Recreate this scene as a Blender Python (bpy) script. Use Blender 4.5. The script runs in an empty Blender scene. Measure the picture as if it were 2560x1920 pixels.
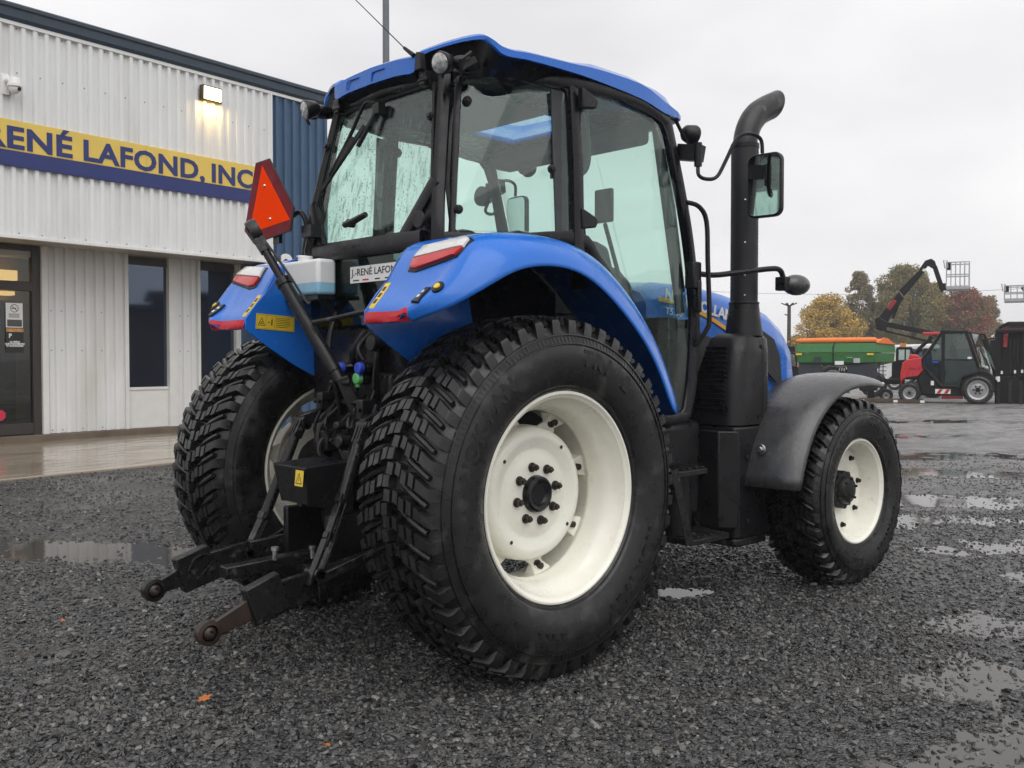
import bpy, bmesh, math, random
import numpy as np
from mathutils import Vector, Matrix

random.seed(11)
rng = np.random.default_rng(11)
sc = bpy.context.scene
col = sc.collection
R = math.radians

# ------------------------------------------------------------------ camera
CAM = Vector((-2.98979, -3.86688, 1.36897))
cd = bpy.data.cameras.new('camera'); cam = bpy.data.objects.new('camera', cd); col.objects.link(cam)
cd.sensor_fit = 'HORIZONTAL'; cd.sensor_width = 36.0; cd.lens = 33.75
cd.clip_start = 0.05; cd.clip_end = 3000
fwd = Vector((0.69186526, 0.72153382, -0.02667228)).normalized()
rgt = fwd.cross(Vector((0, 0, 1))).normalized(); upv = rgt.cross(fwd)
cam.matrix_world = Matrix(((rgt.x, upv.x, -fwd.x, CAM.x), (rgt.y, upv.y, -fwd.y, CAM.y), (rgt.z, upv.z, -fwd.z, CAM.z), (0, 0, 0, 1)))
sc.camera = cam

# ------------------------------------------------------------------ sky and sun (overcast)
SUN_EL, SUN_AZ = R(58), R(-118)          # azimuth measured from +X towards +Y (behind the camera's right shoulder)
w = bpy.data.worlds.new('World'); sc.world = w; w.use_nodes = True
nt = w.node_tree; nt.nodes.clear()
out = nt.nodes.new('ShaderNodeOutputWorld'); bg = nt.nodes.new('ShaderNodeBackground')
sky = nt.nodes.new('ShaderNodeTexSky'); sky.sky_type = 'NISHITA'; sky.sun_disc = False
sky.sun_elevation = SUN_EL; sky.sun_rotation = math.pi / 2 - SUN_AZ
sky.air_density = 1.0; sky.dust_density = 6.0; sky.ozone_density = 1.0
hs = nt.nodes.new('ShaderNodeHueSaturation'); hs.inputs['Saturation'].default_value = 0.06
tc = nt.nodes.new('ShaderNodeTexCoord'); mp = nt.nodes.new('ShaderNodeMapping')
mp.inputs['Scale'].default_value = (1, 1, 2.6)
nz = nt.nodes.new('ShaderNodeTexNoise'); nz.inputs['Scale'].default_value = 2.2; nz.inputs['Detail'].default_value = 4
rp = nt.nodes.new('ShaderNodeValToRGB')
rp.color_ramp.elements[0].position = 0.3; rp.color_ramp.elements[0].color = (6.0, 5.95, 6.12, 1)
rp.color_ramp.elements[1].position = 0.75; rp.color_ramp.elements[1].color = (8.3, 8.2, 8.25, 1)
mx = nt.nodes.new('ShaderNodeMixRGB'); mx.inputs[0].default_value = 0.9      # thick cloud over the clear sky
nt.links.new(sky.outputs[0], hs.inputs['Color']); nt.links.new(tc.outputs['Generated'], mp.inputs['Vector'])
nt.links.new(mp.outputs[0], nz.inputs['Vector']); nt.links.new(nz.outputs['Fac'], rp.inputs[0])
nt.links.new(hs.outputs[0], mx.inputs[1]); nt.links.new(rp.outputs[0], mx.inputs[2])
nt.links.new(mx.outputs[0], bg.inputs[0]); nt.links.new(bg.outputs[0], out.inputs[0])
bg.inputs[1].default_value = 0.128
sd = bpy.data.lights.new('sun', 'SUN'); sd.energy = 1.4; sd.angle = R(70); sd.color = (1.0, 0.985, 0.96)
sun = bpy.data.objects.new('sun', sd); col.objects.link(sun)
sdir = Vector((math.cos(SUN_AZ) * math.cos(SUN_EL), math.sin(SUN_AZ) * math.cos(SUN_EL), math.sin(SUN_EL)))
sun.rotation_euler = sdir.to_track_quat('Z', 'Y').to_euler(); sun.location = sdir * 30
sc.view_settings.view_transform = 'Standard'; sc.view_settings.look = 'None'
sc.view_settings.exposure = 0.14; sc.view_settings.gamma = 1.0
sc.render.engine = 'CYCLES'
sc.cycles.max_bounces = 8; sc.cycles.transparent_max_bounces = 20
sc.cycles.caustics_reflective = False; sc.cycles.caustics_refractive = False

# ------------------------------------------------------------------ helpers
def tag(o, label=None, cat=None, group=None, kind=None):
    if label: o['label'] = label
    if cat: o['category'] = cat
    if group: o['group'] = group
    if kind: o['kind'] = kind
    return o

def empty(name, loc=(0, 0, 0), rz=0.0, parent=None):
    o = bpy.data.objects.new(name, None); col.objects.link(o)
    o.location = loc; o.rotation_euler = (0, 0, rz); o.parent = parent; o.empty_display_size = 0.1
    return o

def frame(o, x, y):
    """4x4 with columns x, y, x*y at origin o"""
    x = Vector(x).normalized(); y = Vector(y); z = x.cross(y).normalized(); y = z.cross(x)
    return Matrix(((x.x, y.x, z.x, o[0]), (x.y, y.y, z.y, o[1]), (x.z, y.z, z.z, o[2]), (0, 0, 0, 1)))

def smooth_path(pts, n=6, closed=False):
    P = [Vector(p) for p in pts]; out = []
    m = len(P)
    rngs = range(m if closed else m - 1)
    for i in rngs:
        if closed:
            a, b, c, d = P[(i - 1) % m], P[i], P[(i + 1) % m], P[(i + 2) % m]
        else:
            a, b, c, d = P[max(i - 1, 0)], P[i], P[i + 1], P[min(i + 2, m - 1)]
        for k in range(n):
            t = k / n
            out.append(0.5 * ((2 * b) + (c - a) * t + (2 * a - 5 * b + 4 * c - d) * t * t + (3 * b - a - 3 * c + d) * t ** 3))
    if not closed: out.append(P[-1])
    return out

class MB:
    def __init__(s): s.v = []; s.f = []; s.mi = []; s.m = 0; s.X = None
    def add(s, verts, faces, M=None):
        n = len(s.v)
        for p in verts:
            p = Vector(p)
            if M is not None: p = M @ p
            if s.X is not None: p = s.X @ p
            s.v.append((p.x, p.y, p.z))
        for f in faces:
            s.f.append([i + n for i in f]); s.mi.append(s.m)
        return s
    def box(s, c, d, M=None, taper=1.0):
        x, y, z = d[0] / 2, d[1] / 2, d[2] / 2; t = taper
        V = [(-x, -y, -z), (x, -y, -z), (x, y, -z), (-x, y, -z), (-x * t, -y * t, z), (x * t, -y * t, z), (x * t, y * t, z), (-x * t, y * t, z)]
        V = [Vector(p) + Vector(c) for p in V] if M is None else [Vector(c) + (M @ Vector(p)) for p in V]
        return s.add(V, [(0, 3, 2, 1), (4, 5, 6, 7), (0, 1, 5, 4), (1, 2, 6, 5), (2, 3, 7, 6), (3, 0, 4, 7)])
    def bb(s, a, b):
        a, b = Vector(a), Vector(b); return s.box((a + b) / 2, [abs(q) for q in (b - a)])
    def bar(s, p0, p1, w, h, up=(0, 0, 1), w1=None, h1=None):
        p0, p1 = Vector(p0), Vector(p1); d = (p1 - p0).normalized(); u = Vector(up)
        r = d.cross(u)
        if r.length < 1e-4: r = d.cross(Vector((1, 0, 0)))
        r.normalize(); u = r.cross(d)
        w1 = w if w1 is None else w1; h1 = h if h1 is None else h1
        V = []
        for p, ww, hh in ((p0, w, h), (p1, w1, h1)):
            V += [p - r * ww / 2 - u * hh / 2, p + r * ww / 2 - u * hh / 2, p + r * ww / 2 + u * hh / 2, p - r * ww / 2 + u * hh / 2]
        return s.add(V, [(3, 2, 1, 0), (4, 5, 6, 7), (0, 1, 5, 4), (1, 2, 6, 5), (2, 3, 7, 6), (3, 0, 4, 7)])
    def cyl(s, p0, p1, r0, r1=None, n=16, cap=True):
        r1 = r0 if r1 is None else r1
        return s.tube([p0, p1], [r0, r1], n, cap)
    def tube(s, pts, r, n=10, cap=True):
        P = [Vector(p) for p in pts]; k = len(P)
        rr = r if isinstance(r, (list, tuple)) else [r] * k
        t0 = (P[1] - P[0]).normalized()
        u = t0.orthogonal().normalized()
        V = []; F = []
        for i in range(k):
            t = (P[min(i + 1, k - 1)] - P[max(i - 1, 0)]).normalized()
            u = (u - t * u.dot(t)).normalized(); v = t.cross(u)
            for j in range(n):
                a = 2 * math.pi * j / n
                V.append(P[i] + (u * math.cos(a) + v * math.sin(a)) * rr[i])
        for i in range(k - 1):
            for j in range(n):
                a, b = i * n + j, i * n + (j + 1) % n
                F.append((a, b, b + n, a + n))
        if cap:
            F.append(tuple(range(n - 1, -1, -1))); F.append(tuple(range((k - 1) * n, k * n)))
        return s.add(V, F)
    def lathe(s, prof, n=48, M=None, closed=False):
        """prof (r, s): turned about local Y"""
        V = []; F = []; k = len(prof)
        for i in range(n):
            a = 2 * math.pi * i / n; c, q = math.cos(a), math.sin(a)
            for r, y in prof: V.append((r * c, y, r * q))
        for i in range(n):
            for j in range(k if closed else k - 1):
                a = i * k + j; b = i * k + (j + 1) % k; c = ((i + 1) % n) * k + (j + 1) % k; d = ((i + 1) % n) * k + j
                F.append((a, b, c, d))
        return s.add(V, F, M)
    def prism(s, poly, a, b, M=None):
        """poly in local xy, extruded a..b along local z"""
        n = len(poly)
        V = [(p[0], p[1], a) for p in poly] + [(p[0], p[1], b) for p in poly]
        F = [tuple(range(n - 1, -1, -1)), tuple(range(n, 2 * n))] + [(i, (i + 1) % n, (i + 1) % n + n, i + n) for i in range(n)]
        return s.add(V, F, M)
    def shell(s, pts, off):
        """one polygon given in 3D, thickened by vector off"""
        n = len(pts); o = Vector(off)
        V = [Vector(p) for p in pts] + [Vector(p) + o for p in pts]
        F = [tuple(range(n - 1, -1, -1)), tuple(range(n, 2 * n))] + [(i, (i + 1) % n, (i + 1) % n + n, i + n) for i in range(n)]
        return s.add(V, F)
    def loft(s, rings, closed=False, cap=False):
        n = len(rings[0]); V = [p for r in rings for p in r]; F = []
        for i in range(len(rings) - 1):
            for j in range(n if closed else n - 1):
                a, b = i * n + j, i * n + (j + 1) % n
                F.append((a, b, b + n, a + n))
        if cap:
            F.append(tuple(range(n - 1, -1, -1))); F.append(tuple(range((len(rings) - 1) * n, len(rings) * n)))
        return s.add(V, F)
    def ribbon(s, pts, w, t, nrm):
        """flat strip of width w and thickness t along a path, its flat side facing nrm"""
        P = [Vector(p) for p in pts]; k = len(P); rings = []
        for i in range(k):
            d = (P[min(i + 1, k - 1)] - P[max(i - 1, 0)]).normalized(); n_ = Vector(nrm); n_ = (n_ - d * n_.dot(d)).normalized(); u = d.cross(n_)
            c = .25
            rings.append([P[i] + u * w / 2 * a + n_ * t / 2 * b for a, b in ((-1, -1 + c), (-1, 1 - c), (-1 + c * t / w * 2, 1), (1 - c * t / w * 2, 1), (1, 1 - c), (1, -1 + c), (1 - c * t / w * 2, -1), (-1 + c * t / w * 2, -1))])
        return s.loft(rings, closed=True, cap=True)
    def ball(s, c, r, n=14, M=None):
        r = (r, r, r) if not isinstance(r, (list, tuple)) else r
        V = []; F = []; m = n // 2
        for i in range(m + 1):
            p = math.pi * i / m
            for j in range(n):
                a = 2 * math.pi * j / n
                q = Vector((r[0] * math.sin(p) * math.cos(a), r[1] * math.sin(p) * math.sin(a), r[2] * math.cos(p)))
                V.append(Vector(c) + (M @ q if M is not None else q))
        for i in range(m):
            for j in range(n):
                a, b = i * n + j, i * n + (j + 1) % n
                F.append((a, a + n, b + n, b))
        return s.add(V, F)
    def build(s, name, mats, parent=None, smooth=35, bevel=0.0, seg=2, solid=0.0, sub=0, fixn=False):
        me = bpy.data.meshes.new(name); me.from_pydata(s.v, [], s.f)
        mats = mats if isinstance(mats, (list, tuple)) else [mats]
        for m in mats: me.materials.append(m)
        if len(mats) > 1: me.polygons.foreach_set('material_index', s.mi)
        if fixn:
            bm = bmesh.new(); bm.from_mesh(me); bmesh.ops.remove_doubles(bm, verts=bm.verts, dist=1e-5)
            bmesh.ops.recalc_face_normals(bm, faces=bm.faces); bm.to_mesh(me); bm.free()
        if smooth:
            me.polygons.foreach_set('use_smooth', [True] * len(me.polygons))
            me.set_sharp_from_angle(angle=R(smooth))
        me.update()
        o = bpy.data.objects.new(name, me); col.objects.link(o); o.parent = parent
        if sub: md = o.modifiers.new('sub', 'SUBSURF'); md.levels = sub; md.render_levels = sub
        if solid: md = o.modifiers.new('sol', 'SOLIDIFY'); md.thickness = solid; md.offset = 0
        if bevel: md = o.modifiers.new('bev', 'BEVEL'); md.width = bevel; md.segments = seg; md.limit_method = 'ANGLE'; md.angle_limit = R(40)
        return o

def mirror_y(o, name=None):
    """a copy of a mesh object mirrored across the XZ plane (same parent)"""
    me = o.data.copy(); n = len(me.vertices); co = np.empty(n * 3); me.vertices.foreach_get('co', co)
    co = co.reshape(-1, 3); co[:, 1] *= -1; me.vertices.foreach_set('co', co.ravel()); me.flip_normals()
    c = bpy.data.objects.new(name or o.name.split('.')[0], me); col.objects.link(c); c.parent = o.parent
    for md in o.modifiers:
        m2 = c.modifiers.new(md.name, md.type)
        for a in ('levels', 'render_levels', 'thickness', 'offset', 'width', 'segments', 'limit_method', 'angle_limit'):
            if hasattr(md, a):
                try: setattr(m2, a, getattr(md, a))
                except Exception: pass
    return c

_tc = {}
def text_geo(s, size, ext=0.001, bold=0.0, align='LEFT', space=1.0, res=3):
    key = (s, size, ext, bold, align, space)
    if key not in _tc:
        cu = bpy.data.curves.new('lettering', 'FONT'); cu.body = s; cu.size = size; cu.extrude = ext; cu.offset = bold
        cu.align_x = align; cu.space_character = space; cu.resolution_u = res
        ob = bpy.data.objects.new('lettering', cu); col.objects.link(ob)
        dg = bpy.context.evaluated_depsgraph_get()
        me = ob.evaluated_get(dg).to_mesh()
        _tc[key] = ([tuple(v.co) for v in me.vertices], [tuple(p.vertices) for p in me.polygons])
        ob.evaluated_get(dg).to_mesh_clear(); bpy.data.objects.remove(ob); bpy.data.curves.remove(cu)
    return _tc[key]

def text_fit(s, width, height, ext=0.001, bold=0.0, space=1.0):
    """lettering scaled to a given width and cap height, lower left at 0"""
    V, F = text_geo(s, 1.0, ext, bold, 'LEFT', space)
    xs = [v[0] for v in V]; ys = [v[1] for v in V]
    x0, x1, y0, y1 = min(xs), max(xs), 0.0, 0.729
    return [((v[0] - x0) / (x1 - x0) * width, (v[1]) / y1 * height, v[2]) for v in V], F

# ------------------------------------------------------------------ materials
def N(nt, t, **k):
    n = nt.nodes.new(t)
    for a, b in k.items(): setattr(n, a, b)
    return n

def mat(name, c, rough=0.5, metal=0.0, var=0.12, vs=5.0, rv=0.12, bump=0.0, bs=80.0, coat=0.0, c2=None, s2=3.0, th=(0.55, 0.7), spec=0.5, stretch=None, emit=None, drops=0.0):
    m = bpy.data.materials.new(name); m.use_nodes = True; nt = m.node_tree; L = nt.links.new
    b = nt.nodes['Principled BSDF']
    tc = N(nt, 'ShaderNodeTexCoord'); vec = tc.outputs['Object']
    if stretch:
        mp = N(nt, 'ShaderNodeMapping'); mp.inputs['Scale'].default_value = stretch; L(vec, mp.inputs[0]); vec = mp.outputs[0]
    nz = N(nt, 'ShaderNodeTexNoise'); nz.inputs['Scale'].default_value = vs; nz.inputs['Detail'].default_value = 6; nz.inputs['Roughness'].default_value = 0.6
    L(vec, nz.inputs['Vector'])
    mr = N(nt, 'ShaderNodeMapRange'); mr.inputs[1].default_value = 0.3; mr.inputs[2].default_value = 0.7; mr.inputs[3].default_value = 1 - var; mr.inputs[4].default_value = 1 + var
    L(nz.outputs['Fac'], mr.inputs[0])
    mu = N(nt, 'ShaderNodeVectorMath', operation='SCALE'); mu.inputs[0].default_value = c[:3]; L(mr.outputs[0], mu.inputs['Scale'])
    cs = mu.outputs[0]
    if c2:
        n2 = N(nt, 'ShaderNodeTexNoise'); n2.inputs['Scale'].default_value = s2; n2.inputs['Detail'].default_value = 8; L(vec, n2.inputs['Vector'])
        m2 = N(nt, 'ShaderNodeMapRange'); m2.inputs[1].default_value = th[0]; m2.inputs[2].default_value = th[1]; L(n2.outputs['Fac'], m2.inputs[0])
        mm = N(nt, 'ShaderNodeMix', data_type='RGBA'); L(m2.outputs[0], mm.inputs[0]); L(cs, mm.inputs[6]); mm.inputs[7].default_value = (*c2[:3], 1); cs = mm.outputs[2]
    L(cs, b.inputs['Base Color'])
    r2 = N(nt, 'ShaderNodeMapRange'); r2.inputs[1].default_value = 0.3; r2.inputs[2].default_value = 0.7
    r2.inputs[3].default_value = max(0.03, rough - rv); r2.inputs[4].default_value = min(1, rough + rv)
    n3 = N(nt, 'ShaderNodeTexNoise'); n3.inputs['Scale'].default_value = vs * 2.7; n3.inputs['Detail'].default_value = 4; L(vec, n3.inputs['Vector'])
    L(n3.outputs['Fac'], r2.inputs[0]); L(r2.outputs[0], b.inputs['Roughness'])
    b.inputs['Metallic'].default_value = metal; b.inputs['Specular IOR Level'].default_value = spec
    b.inputs['Coat Weight'].default_value = coat; b.inputs['Coat Roughness'].default_value = 0.08
    if bump or drops:
        bn = N(nt, 'ShaderNodeBump'); bn.inputs['Strength'].default_value = bump or drops; bn.inputs['Distance'].default_value = 0.004
        if drops:
            vo = N(nt, 'ShaderNodeTexVoronoi'); vo.inputs['Scale'].default_value = bs; L(tc.outputs['Object'], vo.inputs['Vector'])
            dm = N(nt, 'ShaderNodeMapRange'); dm.inputs[1].default_value = 0.0; dm.inputs[2].default_value = 0.3; dm.inputs[3].default_value = 1; dm.inputs[4].default_value = 0
            L(vo.outputs['Distance'], dm.inputs[0]); L(dm.outputs[0], bn.inputs['Height'])
        else:
            nb = N(nt, 'ShaderNodeTexNoise'); nb.inputs['Scale'].default_value = bs; nb.inputs['Detail'].default_value = 5; L(tc.outputs['Object'], nb.inputs['Vector'])
            L(nb.outputs['Fac'], bn.inputs['Height'])
        L(bn.outputs[0], b.inputs['Normal'])
    if emit:
        b.inputs['Emission Color'].default_value = (*emit[:3], 1); b.inputs['Emission Strength'].default_value = emit[3]
    return m

def glass(name, tint, refl=1.0, wet=0.0, rough=0.015):
    m = bpy.data.materials.new(name); m.use_nodes = True; nt = m.node_tree; L = nt.links.new; nt.nodes.clear()
    o = N(nt, 'ShaderNodeOutputMaterial'); tr = N(nt, 'ShaderNodeBsdfTransparent'); gl = N(nt, 'ShaderNodeBsdfGlossy'); gl.inputs['Roughness'].default_value = rough
    gl.inputs['Color'].default_value = (0.9, 0.95, 0.93, 1)
    lw = N(nt, 'ShaderNodeLayerWeight'); lw.inputs['Blend'].default_value = 0.5
    pw = N(nt, 'ShaderNodeMath', operation='POWER'); pw.inputs[1].default_value = 4.5; L(lw.outputs['Facing'], pw.inputs[0])
    fr = N(nt, 'ShaderNodeMath', operation='MULTIPLY_ADD'); fr.inputs[1].default_value = 0.9; fr.inputs[2].default_value = 0.035; L(pw.outputs[0], fr.inputs[0])
    mx = N(nt, 'ShaderNodeMixShader'); ml = N(nt, 'ShaderNodeMath', operation='MULTIPLY'); ml.inputs[1].default_value = refl; ml.use_clamp = True
    L(fr.outputs[0], ml.inputs[0]); L(ml.outputs[0], mx.inputs[0]); L(tr.outputs[0], mx.inputs[1]); L(gl.outputs[0], mx.inputs[2])
    res = mx.outputs[0]
    tr.inputs['Color'].default_value = (*tint, 1)
    if wet:
        tc = N(nt, 'ShaderNodeTexCoord')
        mp = N(nt, 'ShaderNodeMapping'); mp.inputs['Scale'].default_value = (1, 1, 0.16); L(tc.outputs['Object'], mp.inputs[0])
        nz = N(nt, 'ShaderNodeTexNoise'); nz.inputs['Scale'].default_value = 42; nz.inputs['Detail'].default_value = 4; L(mp.outputs[0], nz.inputs['Vector'])
        vo = N(nt, 'ShaderNodeTexVoronoi'); vo.inputs['Scale'].default_value = 48; L(tc.outputs['Object'], vo.inputs['Vector'])
        dm = N(nt, 'ShaderNodeMapRange'); dm.inputs[1].default_value = 0.16; dm.inputs[2].default_value = 0.24; dm.inputs[3].default_value = 1; dm.inputs[4].default_value = 0; L(vo.outputs['Distance'], dm.inputs[0])
        n2 = N(nt, 'ShaderNodeTexNoise'); n2.inputs['Scale'].default_value = 9; L(tc.outputs['Object'], n2.inputs['Vector'])
        gm = N(nt, 'ShaderNodeMapRange'); gm.inputs[1].default_value = 0.42; gm.inputs[2].default_value = 0.52; L(n2.outputs['Fac'], gm.inputs[0])
        d2 = N(nt, 'ShaderNodeMath', operation='MULTIPLY'); L(dm.outputs[0], d2.inputs[0]); L(gm.outputs[0], d2.inputs[1])
        sm = N(nt, 'ShaderNodeMapRange'); sm.inputs[1].default_value = 0.52; sm.inputs[2].default_value = 0.66; sm.inputs[4].default_value = 0.55; L(nz.outputs['Fac'], sm.inputs[0])
        mxx = N(nt, 'ShaderNodeMath', operation='MAXIMUM'); L(d2.outputs[0], mxx.inputs[0]); L(sm.outputs[0], mxx.inputs[1])
        m3 = N(nt, 'ShaderNodeMath', operation='MULTIPLY'); m3.inputs[1].default_value = wet; L(mxx.outputs[0], m3.inputs[0])
        rf = N(nt, 'ShaderNodeBsdfTransparent'); rf.inputs['Color'].default_value = (0.36, 0.44, 0.42, 1)
        gw = N(nt, 'ShaderNodeBsdfGlossy'); gw.inputs['Roughness'].default_value = 0.25; gw.inputs['Color'].default_value = (.8, .85, .84, 1)
        bn = N(nt, 'ShaderNodeBump'); bn.inputs['Distance'].default_value = 0.003; bn.inputs['Strength'].default_value = 1.0; L(mxx.outputs[0], bn.inputs['Height']); L(bn.outputs[0], gw.inputs['Normal'])
        m5 = N(nt, 'ShaderNodeMixShader'); m5.inputs[0].default_value = 0.14; L(rf.outputs[0], m5.inputs[1]); L(gw.outputs[0], m5.inputs[2])
        m4 = N(nt, 'ShaderNodeMixShader'); L(m3.outputs[0], m4.inputs[0]); L(res, m4.inputs[1]); L(m5.outputs[0], m4.inputs[2]); res = m4.outputs[0]
    L(res, o.inputs[0])
    return m

M = {}
M['blue'] = mat('tractor_blue_paint', (0.013, 0.142, 0.57), 0.24, var=0.05, coat=0.28, spec=0.35, drops=0.16, bs=85)
M['black'] = mat('black_plastic', (0.008, 0.008, 0.0095), 0.34, var=0.25, rv=0.15, spec=0.32)
M['frame'] = mat('cab_frame_black', (0.007, 0.007, 0.009), 0.3, var=0.2, spec=0.32)
M['dark'] = mat('dark_cast_iron', (0.008, 0.008, 0.009), 0.42, spec=0.35, var=0.35, vs=14, rv=0.2, bump=0.25, bs=120, c2=(0.03, 0.022, 0.016), s2=9, th=(0.6, 0.75))
M['link'] = mat('worn_black_steel', (0.009, 0.009, 0.010), 0.34, spec=0.4, var=0.3, vs=18, rv=0.18, bump=0.2, bs=90, c2=(0.075, 0.07, 0.068), s2=16, th=(0.62, 0.72))
M['rust'] = mat('rusty_steel', (0.030, 0.017, 0.012), 0.45, var=0.4, vs=22, bump=0.35, bs=140, c2=(0.02, 0.015, 0.012), s2=14, th=(0.48, 0.62))
M['cream'] = mat('cream_wheel_paint', (0.84, 0.825, 0.73), 0.32, var=0.05, coat=0.2, c2=(0.50, 0.44, 0.33), s2=9, th=(0.64, 0.82), bump=0.03, bs=30)
M['tyre'] = mat('tyre_rubber', (0.009, 0.009, 0.010), 0.33, spec=0.5, var=0.35, vs=7, rv=0.17, bump=0.22, bs=160, c2=(0.048, 0.046, 0.042), s2=10, th=(0.56, 0.76))
M['letter'] = mat('tyre_lettering', (0.012, 0.012, 0.013), 0.4, var=0.2, spec=0.4)
M['greyplastic'] = mat('grey_fender_plastic', (0.040, 0.040, 0.043), 0.27, var=0.2, vs=9, rv=0.08, spec=0.75, drops=0.25, bs=75, c2=(0.030, 0.030, 0.032), s2=2.2, th=(0.5, 0.6))
M['engine'] = mat('dark_grey_panel', (0.02, 0.02, 0.023), 0.45, spec=0.35, var=0.1, bump=0.3, bs=300)
M['red'] = mat('red_reflector', (0.55, 0.010, 0.022), 0.3, var=0.08, spec=0.3)
M['redlens'] = mat('red_lens', (0.50, 0.012, 0.014), 0.16, var=0.1, coat=0.3, bump=0.1, bs=200)
M['clear'] = mat('clear_lens', (0.62, 0.62, 0.6), 0.14, var=0.12, vs=30, coat=0.8, bump=0.15, bs=150)
M['amber'] = mat('amber_lens', (0.6, 0.2, 0.02), 0.2, coat=0.5)
M['yellow'] = mat('yellow_label', (0.75, 0.52, 0.035), 0.4, var=0.06)
M['ink'] = mat('black_ink', (0.012, 0.012, 0.012), 0.5)
M['white'] = mat('white_paint', (0.78, 0.78, 0.77), 0.4, var=0.04)
M['stripe'] = mat('golden_stripe', (0.8, 0.42, 0.03), 0.35, var=0.04)
M['orange'] = mat('fluorescent_orange', (1.0, 0.062, 0.006), 0.7, var=0.03, spec=0.0)
M['darkred'] = mat('retroreflective_red', (0.16, 0.004, 0.012), 0.5, var=0.12, spec=0.15)
M['chrome'] = mat('bright_zinc', (0.55, 0.55, 0.54), 0.25, metal=0.9)
M['capblue'] = mat('blue_cap', (0.03, 0.07, 0.5), 0.45); M['capgreen'] = mat('green_cap', (0.14, 0.5, 0.16), 0.5)
M['lens'] = mat('lamp_glass', (0.36, 0.37, 0.36), 0.08, var=0.6, vs=45, coat=1.0, metal=0.3)
M['mirror'] = mat('mirror_glass', (0.55, 0.62, 0.6), 0.03, metal=1.0, rv=0.01, var=0.02)
M['seat'] = mat('seat_cloth', (0.03, 0.032, 0.035), 0.8, bump=0.3, bs=300)
M['liner'] = mat('grey_headliner', (0.05, 0.052, 0.055), 0.8)
M['glass'] = glass('cab_glass', (0.875, 0.962, 0.93), refl=1.2)
M['glasswet'] = glass('wet_rear_glass', (0.86, 0.95, 0.915), wet=1.0)
M['glassdark'] = glass('dark_lower_glass', (0.35, 0.45, 0.41), refl=1.0)
# ================================================================== GROUND
def hnoise(x, y, seed=0):
    r = np.random.default_rng(seed); v = np.zeros_like(x)
    for k in range(14):
        a = r.uniform(0, 2 * np.pi); f = r.uniform(.5, 4.5); p = r.uniform(0, 6.28)
        v += np.sin((x * np.cos(a) + y * np.sin(a)) * f + p + 1.3 * np.sin((x * np.sin(a) - y * np.cos(a)) * f * .6 + p * 2)) / (1 + .5 * f)
    return v / 3.0
# hollows that hold water: (x, y, rx, ry, angle, depth)
def c2w(d, l): return CAM.x + .692 * d + .7218 * l, CAM.y + .7218 * d - .692 * l     # metres ahead of / right of the camera
HOL = []
for d, l, rx, ry, ang, dep in ((5.62, .95, .36, .14, -44, .022), (7.35, 1.35, .65, .28, -44, .022), (8.3, 1.5, .8, .3, -44, .022), (6.85, -3.1, .45, 1.7, 40, .026), (6.6, -1.9, .34, 1.1, 42, .021), (4.35, -2.1, .35, .7, 40, .0135),
                             (3.2, 1.75, .8, .6, -44, .0178), (4.0, 2.15, .95, .75, -44, .0178), (4.9, 2.75, 1.0, .6, -44, .0172), (5.9, 3.4, 1.0, .5, -44, .0165), (6.9, 3.6, 1.2, .55, -44, .0165), (8.1, 3.3, 1.4, .5, -44, .0165), (9.3, 4.2, 1.6, .7, -44, .0165), (11.5, 4.9, 2.2, .8, -44, .0155), (13.5, 6.0, 2.5, .8, -44, .015), (17, 6.4, 2.5, .9, -44, .015), (21, 8.8, 3.0, 1.1, -44, .015), (10.6, 3.2, .9, .35, -44, .015), (5.0, -.2, .2, .4, 40, .004)):
    x, y = c2w(d, l); HOL.append((x, y, rx, ry, R(ang), dep))
def hollow(x, y):
    h = np.zeros_like(x)
    for cx, cy, rx, ry, an, dep in HOL:
        dx, dy = x - cx, y - cy; u = (dx * math.cos(an) + dy * math.sin(an)) / rx; v = (-dx * math.sin(an) + dy * math.cos(an)) / ry
        q = u * u + v * v; h = np.maximum(h, dep * np.exp(-q * 1.1))
    return h
def ground_z(x, y):
    return .0028 * hnoise(x, y, 3) + .0028 * hnoise(x * 3.1, y * 3.1, 4) + .0026 * hnoise(x * 7.3, y * 7.3, 6) + .0022 - hollow(x, y) * (1 + .22 * hnoise(x * 3.1, y * 3.1, 8) + .32 * hnoise(x * 6.7, y * 6.7, 9))
def grid_sheet(name, xs, ys, zf, mt):
    X, Y = np.meshgrid(xs, ys, indexing='ij'); Z = zf(X, Y); nx, ny = X.shape
    co = np.stack([X, Y, Z], -1).reshape(-1, 3)
    i = np.arange(nx * ny).reshape(nx, ny); q = np.stack([i[:-1, :-1], i[1:, :-1], i[1:, 1:], i[:-1, 1:]], -1).reshape(-1, 4)
    me = bpy.data.meshes.new(name); me.vertices.add(len(co)); me.vertices.foreach_set('co', co.ravel())
    me.loops.add(q.size); me.loops.foreach_set('vertex_index', q.ravel()); me.polygons.add(len(q))
    me.polygons.foreach_set('loop_start', np.arange(0, q.size, 4)); me.update(calc_edges=True)
    me.polygons.foreach_set('use_smooth', np.ones(len(q), bool)); me.materials.append(mt)
    o = bpy.data.objects.new(name, me); col.objects.link(o); return o

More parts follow.
